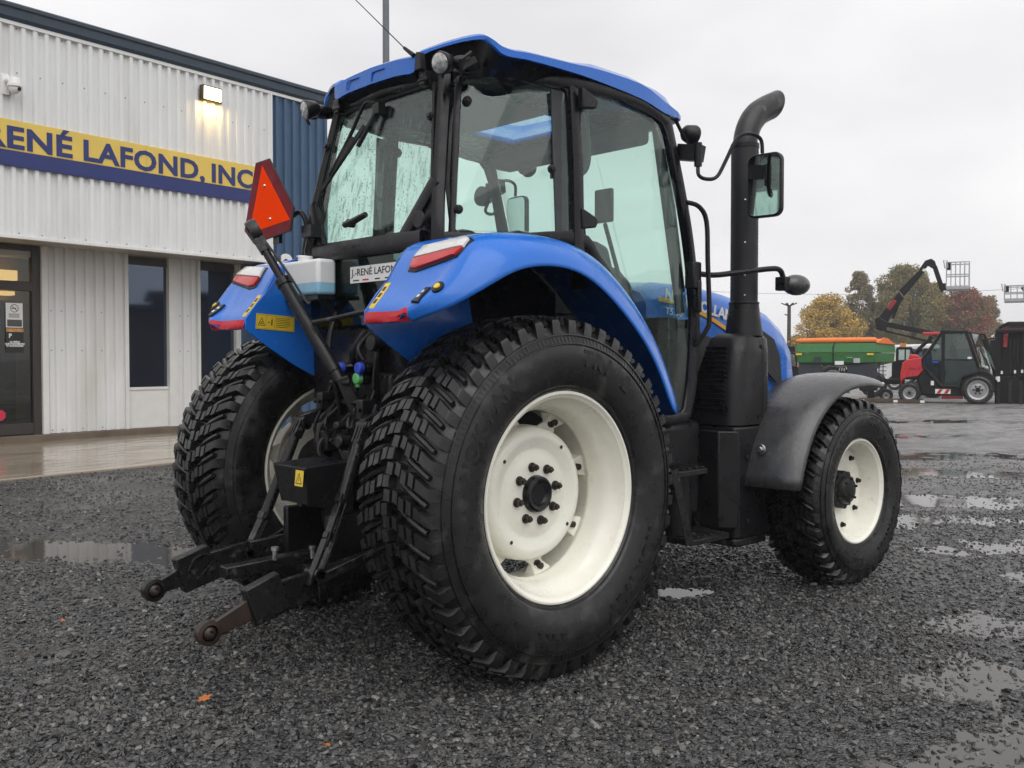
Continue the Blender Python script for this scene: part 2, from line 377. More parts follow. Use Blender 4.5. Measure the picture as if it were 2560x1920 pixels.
def ground_mat():
    m = bpy.data.materials.new('wet_gravel_ground'); m.use_nodes = True; nt = m.node_tree; L = nt.links.new; b = nt.nodes['Principled BSDF']
    tc = N(nt, 'ShaderNodeTexCoord'); P = tc.outputs['Object']
    vo = N(nt, 'ShaderNodeTexVoronoi'); vo.inputs['Scale'].default_value = 34; L(P, vo.inputs['Vector'])
    vs = N(nt, 'ShaderNodeTexVoronoi'); vs.inputs['Scale'].default_value = 80; L(P, vs.inputs['Vector'])
    sep = N(nt, 'ShaderNodeSeparateColor'); L(vo.outputs['Color'], sep.inputs[0])
    n1 = N(nt, 'ShaderNodeTexNoise'); n1.inputs['Scale'].default_value = 1.3; n1.inputs['Detail'].default_value = 8; L(P, n1.inputs['Vector'])
    rp = N(nt, 'ShaderNodeValToRGB'); e = rp.color_ramp.elements
    e[0].position = 0.0; e[0].color = (.018, .018, .019, 1); e[1].position = 1.0; e[1].color = (.10, .099, .097, 1)
    L(sep.outputs[0], rp.inputs[0])
    mud = N(nt, 'ShaderNodeMix', data_type='RGBA'); mr = N(nt, 'ShaderNodeMapRange'); mr.inputs[1].default_value = .52; mr.inputs[2].default_value = .68; mr.inputs[4].default_value = .55
    L(n1.outputs['Fac'], mr.inputs[0]); L(mr.outputs[0], mud.inputs[0]); L(rp.outputs[0], mud.inputs[6]); mud.inputs[7].default_value = (.075, .068, .06, 1)
    # wet sky sheen put into the colour: paler grey towards the far machines
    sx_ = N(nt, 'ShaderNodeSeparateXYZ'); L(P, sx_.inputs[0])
    far_sheen = N(nt, 'ShaderNodeMath', operation='SUBTRACT'); L(sx_.outputs[0], far_sheen.inputs[0]); L(sx_.outputs[1], far_sheen.inputs[1])
    lm = N(nt, 'ShaderNodeMapRange'); lm.inputs[1].default_value = 4.0; lm.inputs[2].default_value = 14.0; L(far_sheen.outputs[0], lm.inputs[0])
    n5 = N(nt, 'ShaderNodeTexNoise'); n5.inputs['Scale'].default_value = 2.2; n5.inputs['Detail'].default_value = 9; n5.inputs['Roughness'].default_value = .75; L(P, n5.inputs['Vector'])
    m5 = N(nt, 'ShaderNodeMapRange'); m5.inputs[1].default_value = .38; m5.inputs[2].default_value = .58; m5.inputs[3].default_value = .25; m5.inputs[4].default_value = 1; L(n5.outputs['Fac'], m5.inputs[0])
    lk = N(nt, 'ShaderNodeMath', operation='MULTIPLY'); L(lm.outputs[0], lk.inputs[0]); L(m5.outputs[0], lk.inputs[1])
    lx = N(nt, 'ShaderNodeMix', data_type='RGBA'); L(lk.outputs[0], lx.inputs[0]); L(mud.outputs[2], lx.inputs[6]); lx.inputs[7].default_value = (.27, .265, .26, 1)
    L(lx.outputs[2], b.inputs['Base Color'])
    n2 = N(nt, 'ShaderNodeTexNoise'); n2.inputs['Scale'].default_value = .45; n2.inputs['Detail'].default_value = 6
    mp = N(nt, 'ShaderNodeMapping'); mp.inputs['Rotation'].default_value = (0, 0, R(44)); mp.inputs['Scale'].default_value = (1, 2.6, 1); L(P, mp.inputs[0]); L(mp.outputs[0], n2.inputs['Vector'])
    rr = N(nt, 'ShaderNodeMapRange'); rr.inputs[1].default_value = .44; rr.inputs[2].default_value = .62; rr.inputs[3].default_value = .62; rr.inputs[4].default_value = .16
    rr.inputs[3].default_value = .45; rr.inputs[4].default_value = .12; L(n2.outputs['Fac'], rr.inputs[0])
    # soaked margin round the water
    wz = N(nt, 'ShaderNodeMapRange'); wz.inputs[1].default_value = -.0095; wz.inputs[2].default_value = -.002; wz.inputs[3].default_value = .25; wz.inputs[4].default_value = 1; L(sx_.outputs[2], wz.inputs[0])
    rw_ = N(nt, 'ShaderNodeMath', operation='MULTIPLY'); L(rr.outputs[0], rw_.inputs[0]); L(wz.outputs[0], rw_.inputs[1]); L(rw_.outputs[0], b.inputs['Roughness'])
    ad = N(nt, 'ShaderNodeMath', operation='ADD'); L(vo.outputs['Distance'], ad.inputs[0]); L(vs.outputs['Distance'], ad.inputs[1])
    bs = N(nt, 'ShaderNodeMapRange'); bs.inputs[1].default_value = .44; bs.inputs[2].default_value = .62; bs.inputs[3].default_value = .9; bs.inputs[4].default_value = .35; L(n2.outputs['Fac'], bs.inputs[0])
    bn = N(nt, 'ShaderNodeBump'); bn.inputs['Distance'].default_value = .016; bn.invert = True; L(ad.outputs[0], bn.inputs['Height']); L(bs.outputs[0], bn.inputs['Strength']); L(bn.outputs[0], b.inputs['Normal'])
    return m
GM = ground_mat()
xs = np.concatenate([[-400, -150, -60, -25, -12, -7], np.arange(-5, 16.01, .07), np.arange(16.5, 32, .4), [34, 38, 45, 60, 90, 150, 400, 900]])
ys = np.concatenate([[-900, -300, -120, -60, -40], np.arange(-30, -7, .4), np.arange(-7, 9.01, .07), np.arange(9.4, 20, .5), [22, 26, 32, 40, 55, 80, 130, 300, 900]])
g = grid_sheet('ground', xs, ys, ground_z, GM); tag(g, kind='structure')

def water_mat():
    m = bpy.data.materials.new('puddle_water'); m.use_nodes = True; nt = m.node_tree; L = nt.links.new; b = nt.nodes['Principled BSDF']
    b.inputs['Base Color'].default_value = (.062, .057, .052, 1); b.inputs['Roughness'].default_value = .05; b.inputs['IOR'].default_value = 1.33; b.inputs['Specular IOR Level'].default_value = .5
    tc = N(nt, 'ShaderNodeTexCoord'); n = N(nt, 'ShaderNodeTexNoise'); n.inputs['Scale'].default_value = 7; n.inputs['Detail'].default_value = 2; L(tc.outputs['Object'], n.inputs['Vector'])
    bn = N(nt, 'ShaderNodeBump'); bn.inputs['Distance'].default_value = .004; bn.inputs['Strength'].default_value = .12; L(n.outputs['Fac'], bn.inputs['Height']); L(bn.outputs[0], b.inputs['Normal'])
    return m
WATER_Z = -.0105
m = MB(); m.add([(-7, -30, WATER_Z), (30, -30, WATER_Z), (30, 8.0, WATER_Z), (-7, 8.0, WATER_Z)], [(0, 1, 2, 3)]); wo = m.build('puddle_water', water_mat(), smooth=0); tag(wo, kind='structure')

# loose stones: angular crushed rock lying on the sheet (one heap of countless pieces)
def stones(n, dmin, dmax, smin, smax, seed, side=False):
    r = np.random.default_rng(seed)
    d = np.sqrt(r.uniform(dmin ** 2, dmax ** 2, n)); l = r.uniform(-.60, .60, n) * d if not side else r.choice((-1, 1), n) * (.58 + .6 * r.uniform(0, 1, n) ** 1.6) * d
    x = CAM.x + .692 * d + .7218 * l; y = CAM.y + .7218 * d - .692 * l
    hol = hollow(x, y); keep = r.uniform(0, 1, n) > np.clip(hol / .022, 0, .88)
    keep &= (y < 8.0) & (r.uniform(0, 1, n) > np.clip((d - 8.5) / 6.5, 0, .9))
    keep &= r.uniform(0, 1, n) > np.clip(.30 + .55 * hnoise(x * .8, y * .8, 12) + .35 * hnoise(x * 2.3, y * 2.3, 13), 0, .72)   # packed patches of fines
    x, y = x[keep], y[keep]; n = len(x); z = ground_z(x, y)
    g = (1 + 5 ** .5) / 2
    ico = np.array([(-1, g, 0), (1, g, 0), (-1, -g, 0), (1, -g, 0), (0, -1, g), (0, 1, g), (0, -1, -g), (0, 1, -g), (g, 0, -1), (g, 0, 1), (-g, 0, -1), (-g, 0, 1)]) / math.sqrt(1 + g * g)
    fc = np.array([(0, 11, 5), (0, 5, 1), (0, 1, 7), (0, 7, 10), (0, 10, 11), (1, 5, 9), (5, 11, 4), (11, 10, 2), (10, 7, 6), (7, 1, 8), (3, 9, 4), (3, 4, 2), (3, 2, 6), (3, 6, 8), (3, 8, 9), (4, 9, 5), (2, 4, 11), (6, 2, 10), (8, 6, 7), (9, 8, 1)])
    if side:
        ico = np.array([(x_, y_, z_) for x_ in (-.7, .7) for y_ in (-.7, .7) for z_ in (-.7, .7)]); fc = np.array([(0, 1, 3), (0, 3, 2), (4, 6, 7), (4, 7, 5), (0, 4, 5), (0, 5, 1), (2, 3, 7), (2, 7, 6), (0, 2, 6), (0, 6, 4), (1, 5, 7), (1, 7, 3)])
    nv = len(ico)
    base = np.stack([ico * (1 + r.uniform(-.42, .38, (nv, 1))) for _ in range(24)])
    V = base[r.integers(0, 24, n)]
    sz = smin + (smax - smin) * r.beta(1.3, 3.4, n)
    V = V * (sz[:, None, None] * np.stack([r.uniform(.7, 1.35, n), r.uniform(.55, 1.0, n), r.uniform(.35, .75, n)], -1)[:, None, :])
    a = r.uniform(0, 6.283, n); t = r.normal(0, .35, n)
    c, s = np.cos(t)[:, None], np.sin(t)[:, None]; V = np.stack([V[..., 0] * c + V[..., 2] * s, V[..., 1], -V[..., 0] * s + V[..., 2] * c], -1)
    c, s = np.cos(a)[:, None], np.sin(a)[:, None]; V = np.stack([V[..., 0] * c - V[..., 1] * s, V[..., 0] * s + V[..., 1] * c, V[..., 2]], -1)
    V = V + np.stack([x, y, z + sz * .18], -1)[:, None, :]
    Fc = fc[None] + (np.arange(n) * nv)[:, None, None]
    return V.reshape(-1, 3), Fc.reshape(-1, 3)
def stone_mat():
    m = bpy.data.materials.new('wet_crushed_stone'); m.use_nodes = True; nt = m.node_tree; L = nt.links.new; b = nt.nodes['Principled BSDF']
    ge = N(nt, 'ShaderNodeNewGeometry'); rp = N(nt, 'ShaderNodeValToRGB'); e = rp.color_ramp.elements
    e[0].position = 0; e[0].color = (.013, .0135, .015, 1); e[1].position = 1; e[1].color = (.19, .188, .182, 1)
    for p, c in ((.35, (.030, .030, .032, 1)), (.7, (.066, .065, .064, 1)), (.93, (.105, .098, .088, 1))): q = e.new(p); q.color = c
    L(ge.outputs['Random Per Island'], rp.inputs[0]); L(rp.outputs[0], b.inputs['Base Color'])
    mr = N(nt, 'ShaderNodeMath', operation='MULTIPLY_ADD'); mr.inputs[1].default_value = .24; mr.inputs[2].default_value = .12; L(ge.outputs['Random Per Island'], mr.inputs[0]); L(mr.outputs[0], b.inputs['Roughness'])
    tc = N(nt, 'ShaderNodeTexCoord'); n = N(nt, 'ShaderNodeTexNoise'); n.inputs['Scale'].default_value = 180; n.inputs['Detail'].default_value = 3; L(tc.outputs['Object'], n.inputs['Vector'])
    bn = N(nt, 'ShaderNodeBump'); bn.inputs['Distance'].default_value = .002; bn.inputs['Strength'].default_value = .6; L(n.outputs['Fac'], bn.inputs['Height']); L(bn.outputs[0], b.inputs['Normal'])
    return m
parts = [stones(46000, 2.9, 5.2, .0045, .024, 1), stones(54000, 5.0, 8.6, .006, .0235, 2), stones(36000, 8.4, 14.0, .008, .022, 3), stones(34000, 1.5, 8.0, .0065, .024, 4, True)]
off = 0; Vs = []; Fs = []
for V, F_ in parts: Vs.append(V); Fs.append(F_ + off); off += len(V)
V = np.concatenate(Vs); F_ = np.concatenate(Fs)
me = bpy.data.meshes.new('gravel'); me.vertices.add(len(V)); me.vertices.foreach_set('co', V.ravel()); me.loops.add(F_.size); me.loops.foreach_set('vertex_index', F_.ravel().astype(np.int32))
me.polygons.add(len(F_)); me.polygons.foreach_set('loop_start', np.arange(0, F_.size, 3)); me.polygons.foreach_set('use_smooth', np.zeros(len(F_), bool)); me.update(calc_edges=True); me.materials.append(stone_mat())
go = bpy.data.objects.new('gravel', me); col.objects.link(go); tag(go, 'dark grey crushed stone scattered over the wet yard', 'gravel', kind='stuff')

# ================================================================== DEALERSHIP BUILDING
BA = R(8.4716); BO = (1.64827, 12.60596, 0)
B = empty('building', BO, BA); tag(B, 'white and blue corrugated metal building with a lit wall lamp', 'building')
M['wallwhite'] = mat('white_corrugated_steel', (.75, .757, .752), .5, var=.05, vs=1.6, c2=(.60, .585, .55), s2=1.1, th=(.55, .8), stretch=(1, 1, .3))
M['wallblue'] = mat('blue_corrugated_steel', (.045, .095, .175), .5, var=.08, vs=1.6)
M['trimblue'] = mat('dark_blue_flashing', (.022, .040, .062), .45, var=.1)
M['trimwhite'] = mat('white_flashing', (.72, .72, .70), .45, var=.05)
M['soffit'] = mat('soffit_steel', (.42, .40, .37), .6, var=.1)
M['bronze'] = mat('brown_aluminium', (.035, .028, .024), .45, var=.1)
M['concrete'] = mat('wet_concrete', (.30, .25, .19), .16, var=.18, vs=1.2, rv=.12, c2=(.20, .16, .12), s2=.8, th=(.45, .65), stretch=(.5, 2.0, 1))
M['found'] = mat('weathered_concrete', (.13, .10, .072), .6, var=.25, vs=3, bump=.4, bs=20)
def winmat(name, base, rough=.03):
    m = mat(name, base, rough, var=.25, vs=.8, rv=.01, spec=1.0); m.node_tree.nodes['Principled BSDF'].inputs['IOR'].default_value = 1.7; m.node_tree.nodes['Principled BSDF'].inputs['Specular Tint'].default_value = (.62, .76, 1, 1); return m
M['winglass'] = winmat('dark_window_glass', (.006, .008, .016))
M['inkblue'] = mat('navy_sign', (.012, .024, .15), .4, var=.1)
M['signyellow'] = mat('sign_yellow', (.74, .53, .10), .4, var=.05, vs=2)
M['screwhead'] = mat('screw_head', (.16, .15, .14), .5)

def corrugated(name, x0, x1, z0, z1, y, mt, pitch=.1735, phase=0.0, depth=.05, parent=B):
    """ribbed steel sheet: flat pans with raised trapezoid ribs, one profile swept upwards"""
    prof = []; k = math.floor((x0 - phase) / pitch); x = phase + k * pitch
    while x < x1 + pitch:
        for dx, d in ((0, 0), (.088, 0), (.102, depth), (.158, depth), (.1725, 0)):
            prof.append((x + dx, y - d))
        x += pitch
    prof = [(min(max(a, x0), x1), b) for a, b in prof if x0 - .2 < a < x1 + .2]
    P = [prof[0]] + [q for p_, q in zip(prof, prof[1:]) if q[0] > p_[0] + 1e-6]
    m = MB(); m.loft([[(a, b, z0) for a, b in P], [(a, b, z1) for a, b in P]]); return m.build(name, mt, parent, smooth=0)
YU = -.95
corrugated('upper_wall', -4.2, 4.50, 3.18, 6.36, YU, M['wallwhite'], phase=-.166)
corrugated('blue_wall', 4.53, 5.9, -.1, 6.36, YU, M['wallblue'], pitch=.2, phase=4.53)
corrugated('lower_wall', .75, 2.085, .14, 3.19, 0.0, M['wallwhite'], phase=.775)
corrugated('lower_wall', 3.135, 3.55, .14, 3.19, 0.0, M['wallwhite'], phase=3.15)
m = MB(); m.bb((-4.2, YU + .05, 3.19), (4.5, .4, 3.25)); m.build('soffit', M['soffit'], B)
m = MB(); m.bb((-4.2, YU - .062, 3.155), (4.52, YU + .03, 3.195)); m.build('soffit_trim', M['trimwhite'], B)
m = MB(); m.bb((4.495, YU - .066, 3.16), (4.535, YU + .01, 6.35)); m.build('corner_trim', M['trimwhite'], B)
m = MB(); m.bb((4.50, YU + .02, -.1), (4.56, .4, 3.2)); m.build('return_wall', M['wallblue'], B)
m = MB(); m.bb((-4.2, YU - .062, 6.30), (5.9, YU + .01, 6.36)); m.build('eaves_trim', M['trimwhite'], B)
m = MB(); m.prism([(0, 0), (-.07, 0), (-.10, .05), (-.10, .17), (-.13, .19), (-.13, .235), (-.10, .26), (.2, .27), (.2, 0)], -4.2, 5.9, frame((0, YU, 6.355), (0, 1, 0), (0, 0, 1))); m.build('roof_edge', M['trimblue'], B, smooth=20)
m = MB(); m.bb((-4.2, YU + .1, 6.3), (5.9, 12, 6.58)); m.build('roof', M['trimblue'], B)
m = MB(); m.bb((-4.2, .35, 0), (5.9, 12, 6.3)); m.build('inner_wall', M['soffit'], B)
m = MB(); m.bb((-4.2, -.14, 0), (4.5, .4, .135)); m.build('foundation', M['found'], B, bevel=.01)
m = MB(); m.bb((-4.2, .02, 3.0), (.75, .36, 3.2)); m.bb((2.085, .02, 3.16), (3.135, .36, 3.2)); m.build('lintel', M['soffit'], B)
# jamb trims
for x0, x1 in ((.645, .75), (2.088, 2.16), (2.95, 3.135), (3.55, 3.606), (4.40, 4.52)):
    m = MB(); m.bb((x0, -.065, .135), (x1, .1, 3.19)); m.build('jamb_trim', M['trimwhite'], B, bevel=.006)
# windows
for x0, x1, zb_ in ((2.16, 2.95, .86), (3.606, 4.40, .3)):
    m = MB(); m.bb((x0, .03, zb_), (x1, .05, 3.16)); wi = m.build('window', M['winglass'], B)
    m = MB(); m.bb((x0, -.02, zb_ - .05), (x1, .06, zb_)); m.build('window_sill', M['trimwhite'], wi, bevel=.004)
    m = MB(); m.bb((x0, .0, 3.02), (x1, .028, 3.16)); m.build('blind_box', M['bronze'], wi)
m = MB(); m.bb((2.16, .0, .17), (2.95, .04, .81)); m.build('infill_panel', M['trimwhite'], B, bevel=.004)
m = MB(); m.bb((2.16, -.015, .14), (2.95, .0, .17)); m.build('infill_sill', M['trimwhite'], B)
# entrance: brown aluminium frame, transom, door leaf
m = MB(); m.bb((.51, -.02, .13), (.64, .1, 3.18)); m.bb((-3.0, -.02, 3.09), (.51, .1, 3.18)); m.bb((-3.0, -.02, 2.45), (.51, .1, 2.60)); m.bb((-3.0, -.02, .15), (.51, .08, .33)); m.bb((-3.0, .0, .135), (.6, .06, .15)); m.build('door_frame', M['bronze'], B, bevel=.006)
M['interior'] = mat('warm_interior', (.30, .22, .13), .7, var=.4, vs=1.5)
dg = glass('door_glass', (.55, .55, .52), refl=1.5)
m = MB(); m.bb((-3.0, .03, 2.60), (.51, .04, 3.09)); m.build('transom_glass', dg, B); m = MB(); m.bb((-3.0, .03, .33), (.51, .04, 2.45)); dl = m.build('door_glass', dg, B)
# lit vestibule behind the door
m = MB(); m.bb((-3.2, .36, .1), (.64, .345, 3.2)) ; m.build('vestibule_back', M['interior'], B)
for x0, x1 in ((-.3, -.12), (.12, .38)):
    m = MB(); m.bb((x0, .30, .33), (x1, .34, 2.3)); m.build('vestibule_post', M['bronze'], B)
m = MB(); m.bb((-3.0, .12, 2.38), (.30, .34, 2.44)); m.build('vestibule_light', mat('warm_light', (.8, .6, .3), .5, emit=(1, .68, .28, 2.2)), B)
m = MB(); m.bb((-3.0, .15, 2.62), (.36, .34, 2.78)); m.build('vestibule_light', bpy.data.materials['warm_light'], B)
m = MB(); m.bb((.108, .012, 1.86), (.37, .022, 2.25)); pn = m.build('no_smoking_notice', M['white'], dl)
m = MB(); F = frame((.24, .0105, 2.165), (1, 0, 0), (0, 0, 1)); 
ring = [(math.cos(a) * .065, math.sin(a) * .065) for a in [2 * math.pi * k / 28 for k in range(28)]]; ri = [(x * .84, y * .84) for x, y in ring]
m.add([(x, y, 0) for x, y in ring] + [(x, y, 0) for x, y in ri], [(i, (i + 1) % 28, 28 + (i + 1) % 28, 28 + i) for i in range(28)], F)
m.add([(-.045, .038, 0), (.038, -.045, 0), (.045, -.038, 0), (-.038, .045, 0)], [(0, 1, 2, 3)], F); m.add([(-.045, -.008, 0), (.03, -.008, 0), (.03, .008, 0), (-.045, .008, 0)], [(0, 1, 2, 3)], F)
for i in range(5): m.add([(-.09, -.085 - i * .014, 0), (.08, -.085 - i * .014, 0), (.08, -.091 - i * .014, 0), (-.09, -.091 - i * .014, 0)], [(0, 1, 2, 3)], F)
m.add([(-.115, -.18, 0), (.115, -.18, 0), (.115, -.29, 0), (-.115, -.29, 0)], [(0, 1, 2, 3)], F)
m.build('notice_print', mat('grey_print', (.08, .08, .08), .5), pn, smooth=0)
m = MB(); m.bb((.105, .012, 1.46), (.38, .022, 1.845)); p2 = m.build('credit_notice', M['ink'], dl)
m = MB(); 
for i, t in enumerate(('LE CRÉDIT', 'QUE VOUS MÉRITEZ', 'ET PLUS ENCORE')): 
    V, Fq = text_geo(t, .034, .0005, .002, 'CENTER'); m.add(V, Fq, frame((.24, .0105, 1.62 - i * .032), (1, 0, 0), (0, 0, 1)))
m.build('notice_lettering', M['white'], p2, smooth=0)
m = MB(); V, Fq = text_geo('P', .09, .0005, .004, 'CENTER'); m.add(V, Fq, frame((.17, .0105, 1.70), (1, 0, 0), (0, 0, 1))); m.build('notice_logo', M['white'], p2, smooth=0)
m = MB(); m.bb((.105, .010, 1.79), (.38, .0115, 1.845)); m.build('notice_band', mat('sunset_print', (.5, .25, .08), .5, var=.5, vs=12), p2)
m = MB(); m.prism([(math.cos(R(22.5 + 45 * k)) * .09, math.sin(R(22.5 + 45 * k)) * .09) for k in range(8)], 0, .003, frame((.0, .02, .47), (1, 0, 0), (0, 0, 1))); m.build('alarm_sticker', mat('alarm_red', (.55, .02, .07), .4), dl)
# sign
sg = MB(); sg.bb((-5.0, YU - .075, 4.445), (4.20, YU - .035, 4.895)); sign = sg.build('shop_sign', M['signyellow'], B, bevel=.004)
m = MB(); m.bb((-5.0, YU - .078, 4.215), (4.20, YU - .034, 4.443)); m.build('sign_band', M['inkblue'], sign, bevel=.004)
for s_, x0, x1 in (('RENÉ', -.66, .675), ('LAFOND,', .855, 3.05), ('INC.', 3.195, 4.19)):
    m = MB(); m.add(*text_fit(s_, x1 - x0, .325, .004, .03, 1.05), M=frame((x0, YU - .079, 4.485), (1, 0, 0), (0, 0, 1))); m.build('sign_lettering', M['inkblue'], sign, smooth=0)
m = MB(); m.bb((1.93, YU - .0765, 4.45), (1.936, YU - .074, 4.89)); m.build('sign_joint', mat('sign_joint', (.5, .36, .07), .5), sign)
# fixing screws along the ribs
def screws(xs, zs, y):
    for z in zs:
        for x in xs:
            m = MB(); m.cyl((x, y - .0, z), (x, y - .008, z), .011, .008, 6); m.build('screw', M['screwhead'], B, smooth=0)
screws([-.166 + .044 + .347 * k for k in range(0, 14)], (3.24, 5.62, 6.27), YU); screws([.82, .995, 1.34, 1.69], (.19, 1.50, 2.15), 0.0); screws([3.2, 3.37], (1.5, 2.15), 0)
# white bay number on the blue part
m = MB(); V, Fq = text_geo('2', .62, .012, .02, 'CENTER'); m.add(V, Fq, frame((4.86, YU - .066, 2.91), (1, 0, 0), (0, 0, 1))); m.build('bay_number', M['white'], B, smooth=0)
# concrete apron before the door
m = MB(); m.prism([(-8, -4.62), (-1.9, -4.66), (0, -4.58), (6.0, -4.5), (6.0, -.02), (-8, -.02)], -.05, .03); sl = m.build('concrete_apron', M['concrete'], None, bevel=.01); sl.location = BO; sl.rotation_euler = (0, 0, BA); tag(sl, kind='structure')

# wall lamp (lit)
WL = empty('wall_lamp', (0, 0, 0)); tag(WL, 'glowing wall lamp in a bronze housing on the white metal wall', 'lamp')
Bm = Matrix.Translation(BO) @ Matrix.Rotation(BA, 4, 'Z'); WL.matrix_world = Bm @ Matrix.Translation((3.17, YU - .05, 5.86))
m = MB(); m.loft([[(-.20, 0, .0), (.20, 0, .0), (.20, 0, .27), (-.20, 0, .27)], [(-.20, -.09, .0), (.20, -.09, .0), (.20, -.10, .27), (-.20, -.10, .27)]], closed=True, cap=True); m.build('housing', M['bronze'], WL, bevel=.012)
m = MB(); m.loft([[(-.175, -.09, .02), (.175, -.09, .02), (.175, -.10, .25), (-.175, -.10, .25)], [(-.16, -.15, .03), (.16, -.15, .03), (.165, -.135, .235), (-.165, -.135, .235)]], closed=True, cap=True)
m.build('lit_lens', mat('glowing_lens', (1, .9, .65), .3, emit=(1.0, .78, .40, 2.2)), WL, bevel=.01)
pl = bpy.data.lights.new('wall_lamp_light', 'AREA'); pl.energy = 5; pl.color = (1, .64, .22); pl.size = .34; pl.shape = 'RECTANGLE'; pl.size_y = .1
po = bpy.data.objects.new('lamp_light', pl); col.objects.link(po); po.parent = WL; po.location = (0, -.10, -.012); po.rotation_euler = (R(12), 0, 0)
# security camera dome
SC = empty('security_camera', (0, 0, 0)); tag(SC, 'small white dome security camera fixed to the upper wall', 'camera'); SC.matrix_world = Bm @ Matrix.Translation((-.24, YU - .035, 5.40))
m = MB(); m.bb((-.13, -.03, -.15), (-.02, 0, .15)); m.cyl((-.06, -.02, .05), (-.06, -.14, .05), .045, n=16); m.build('bracket', M['white'], SC, bevel=.008)
m = MB(); m.cyl((0, -.14, -.02), (0, -.14, .09), .10, .075, 24); m.cyl((0, -.14, -.05), (0, -.14, -.02), .105, n=24); m.build('body', M['white'], SC, bevel=.01)
m = MB(); m.ball((0, -.14, -.06), .085, 18); m.build('dome', M['white'], SC, smooth=60)
m = MB(); m.cyl((.03, -.21, -.08), (.037, -.225, -.085), .028, n=14); m.build('eye', M['ink'], SC)
# tall grey pole behind the cab
PX, PY = c2w(20.0, (968 - 1280) / 2400 * 20.0)
PO = empty('light_pole', (PX, PY, 0)); tag(PO, 'tall grey steel pole rising behind the cab roof', 'pole')
m = MB(); m.cyl((0, 0, 0), (0, 0, 13), .085, .06, 20); m.build('mast', mat('galvanised_grey', (.13, .145, .165), .5, var=.1), PO)
m = MB(); m.cyl((0, 0, 0), (0, 0, .5), .25, n=24); m.build('footing', M['found'], PO, bevel=.02)
m = MB(); m.bar((0, 0, 12.9), (1.2, 0, 13.1), .08, .06); m.bar((1.1, 0, 13.05), (1.7, 0, 13.1), .25, .1); m.build('lamp_head', M['bronze'], PO, bevel=.01)
# ================================================================== TRACTOR
T = empty('tractor', (0, 0, 0))
tag(T, 'blue farm tractor with a glass cab and cream wheels on wet gravel', 'tractor')

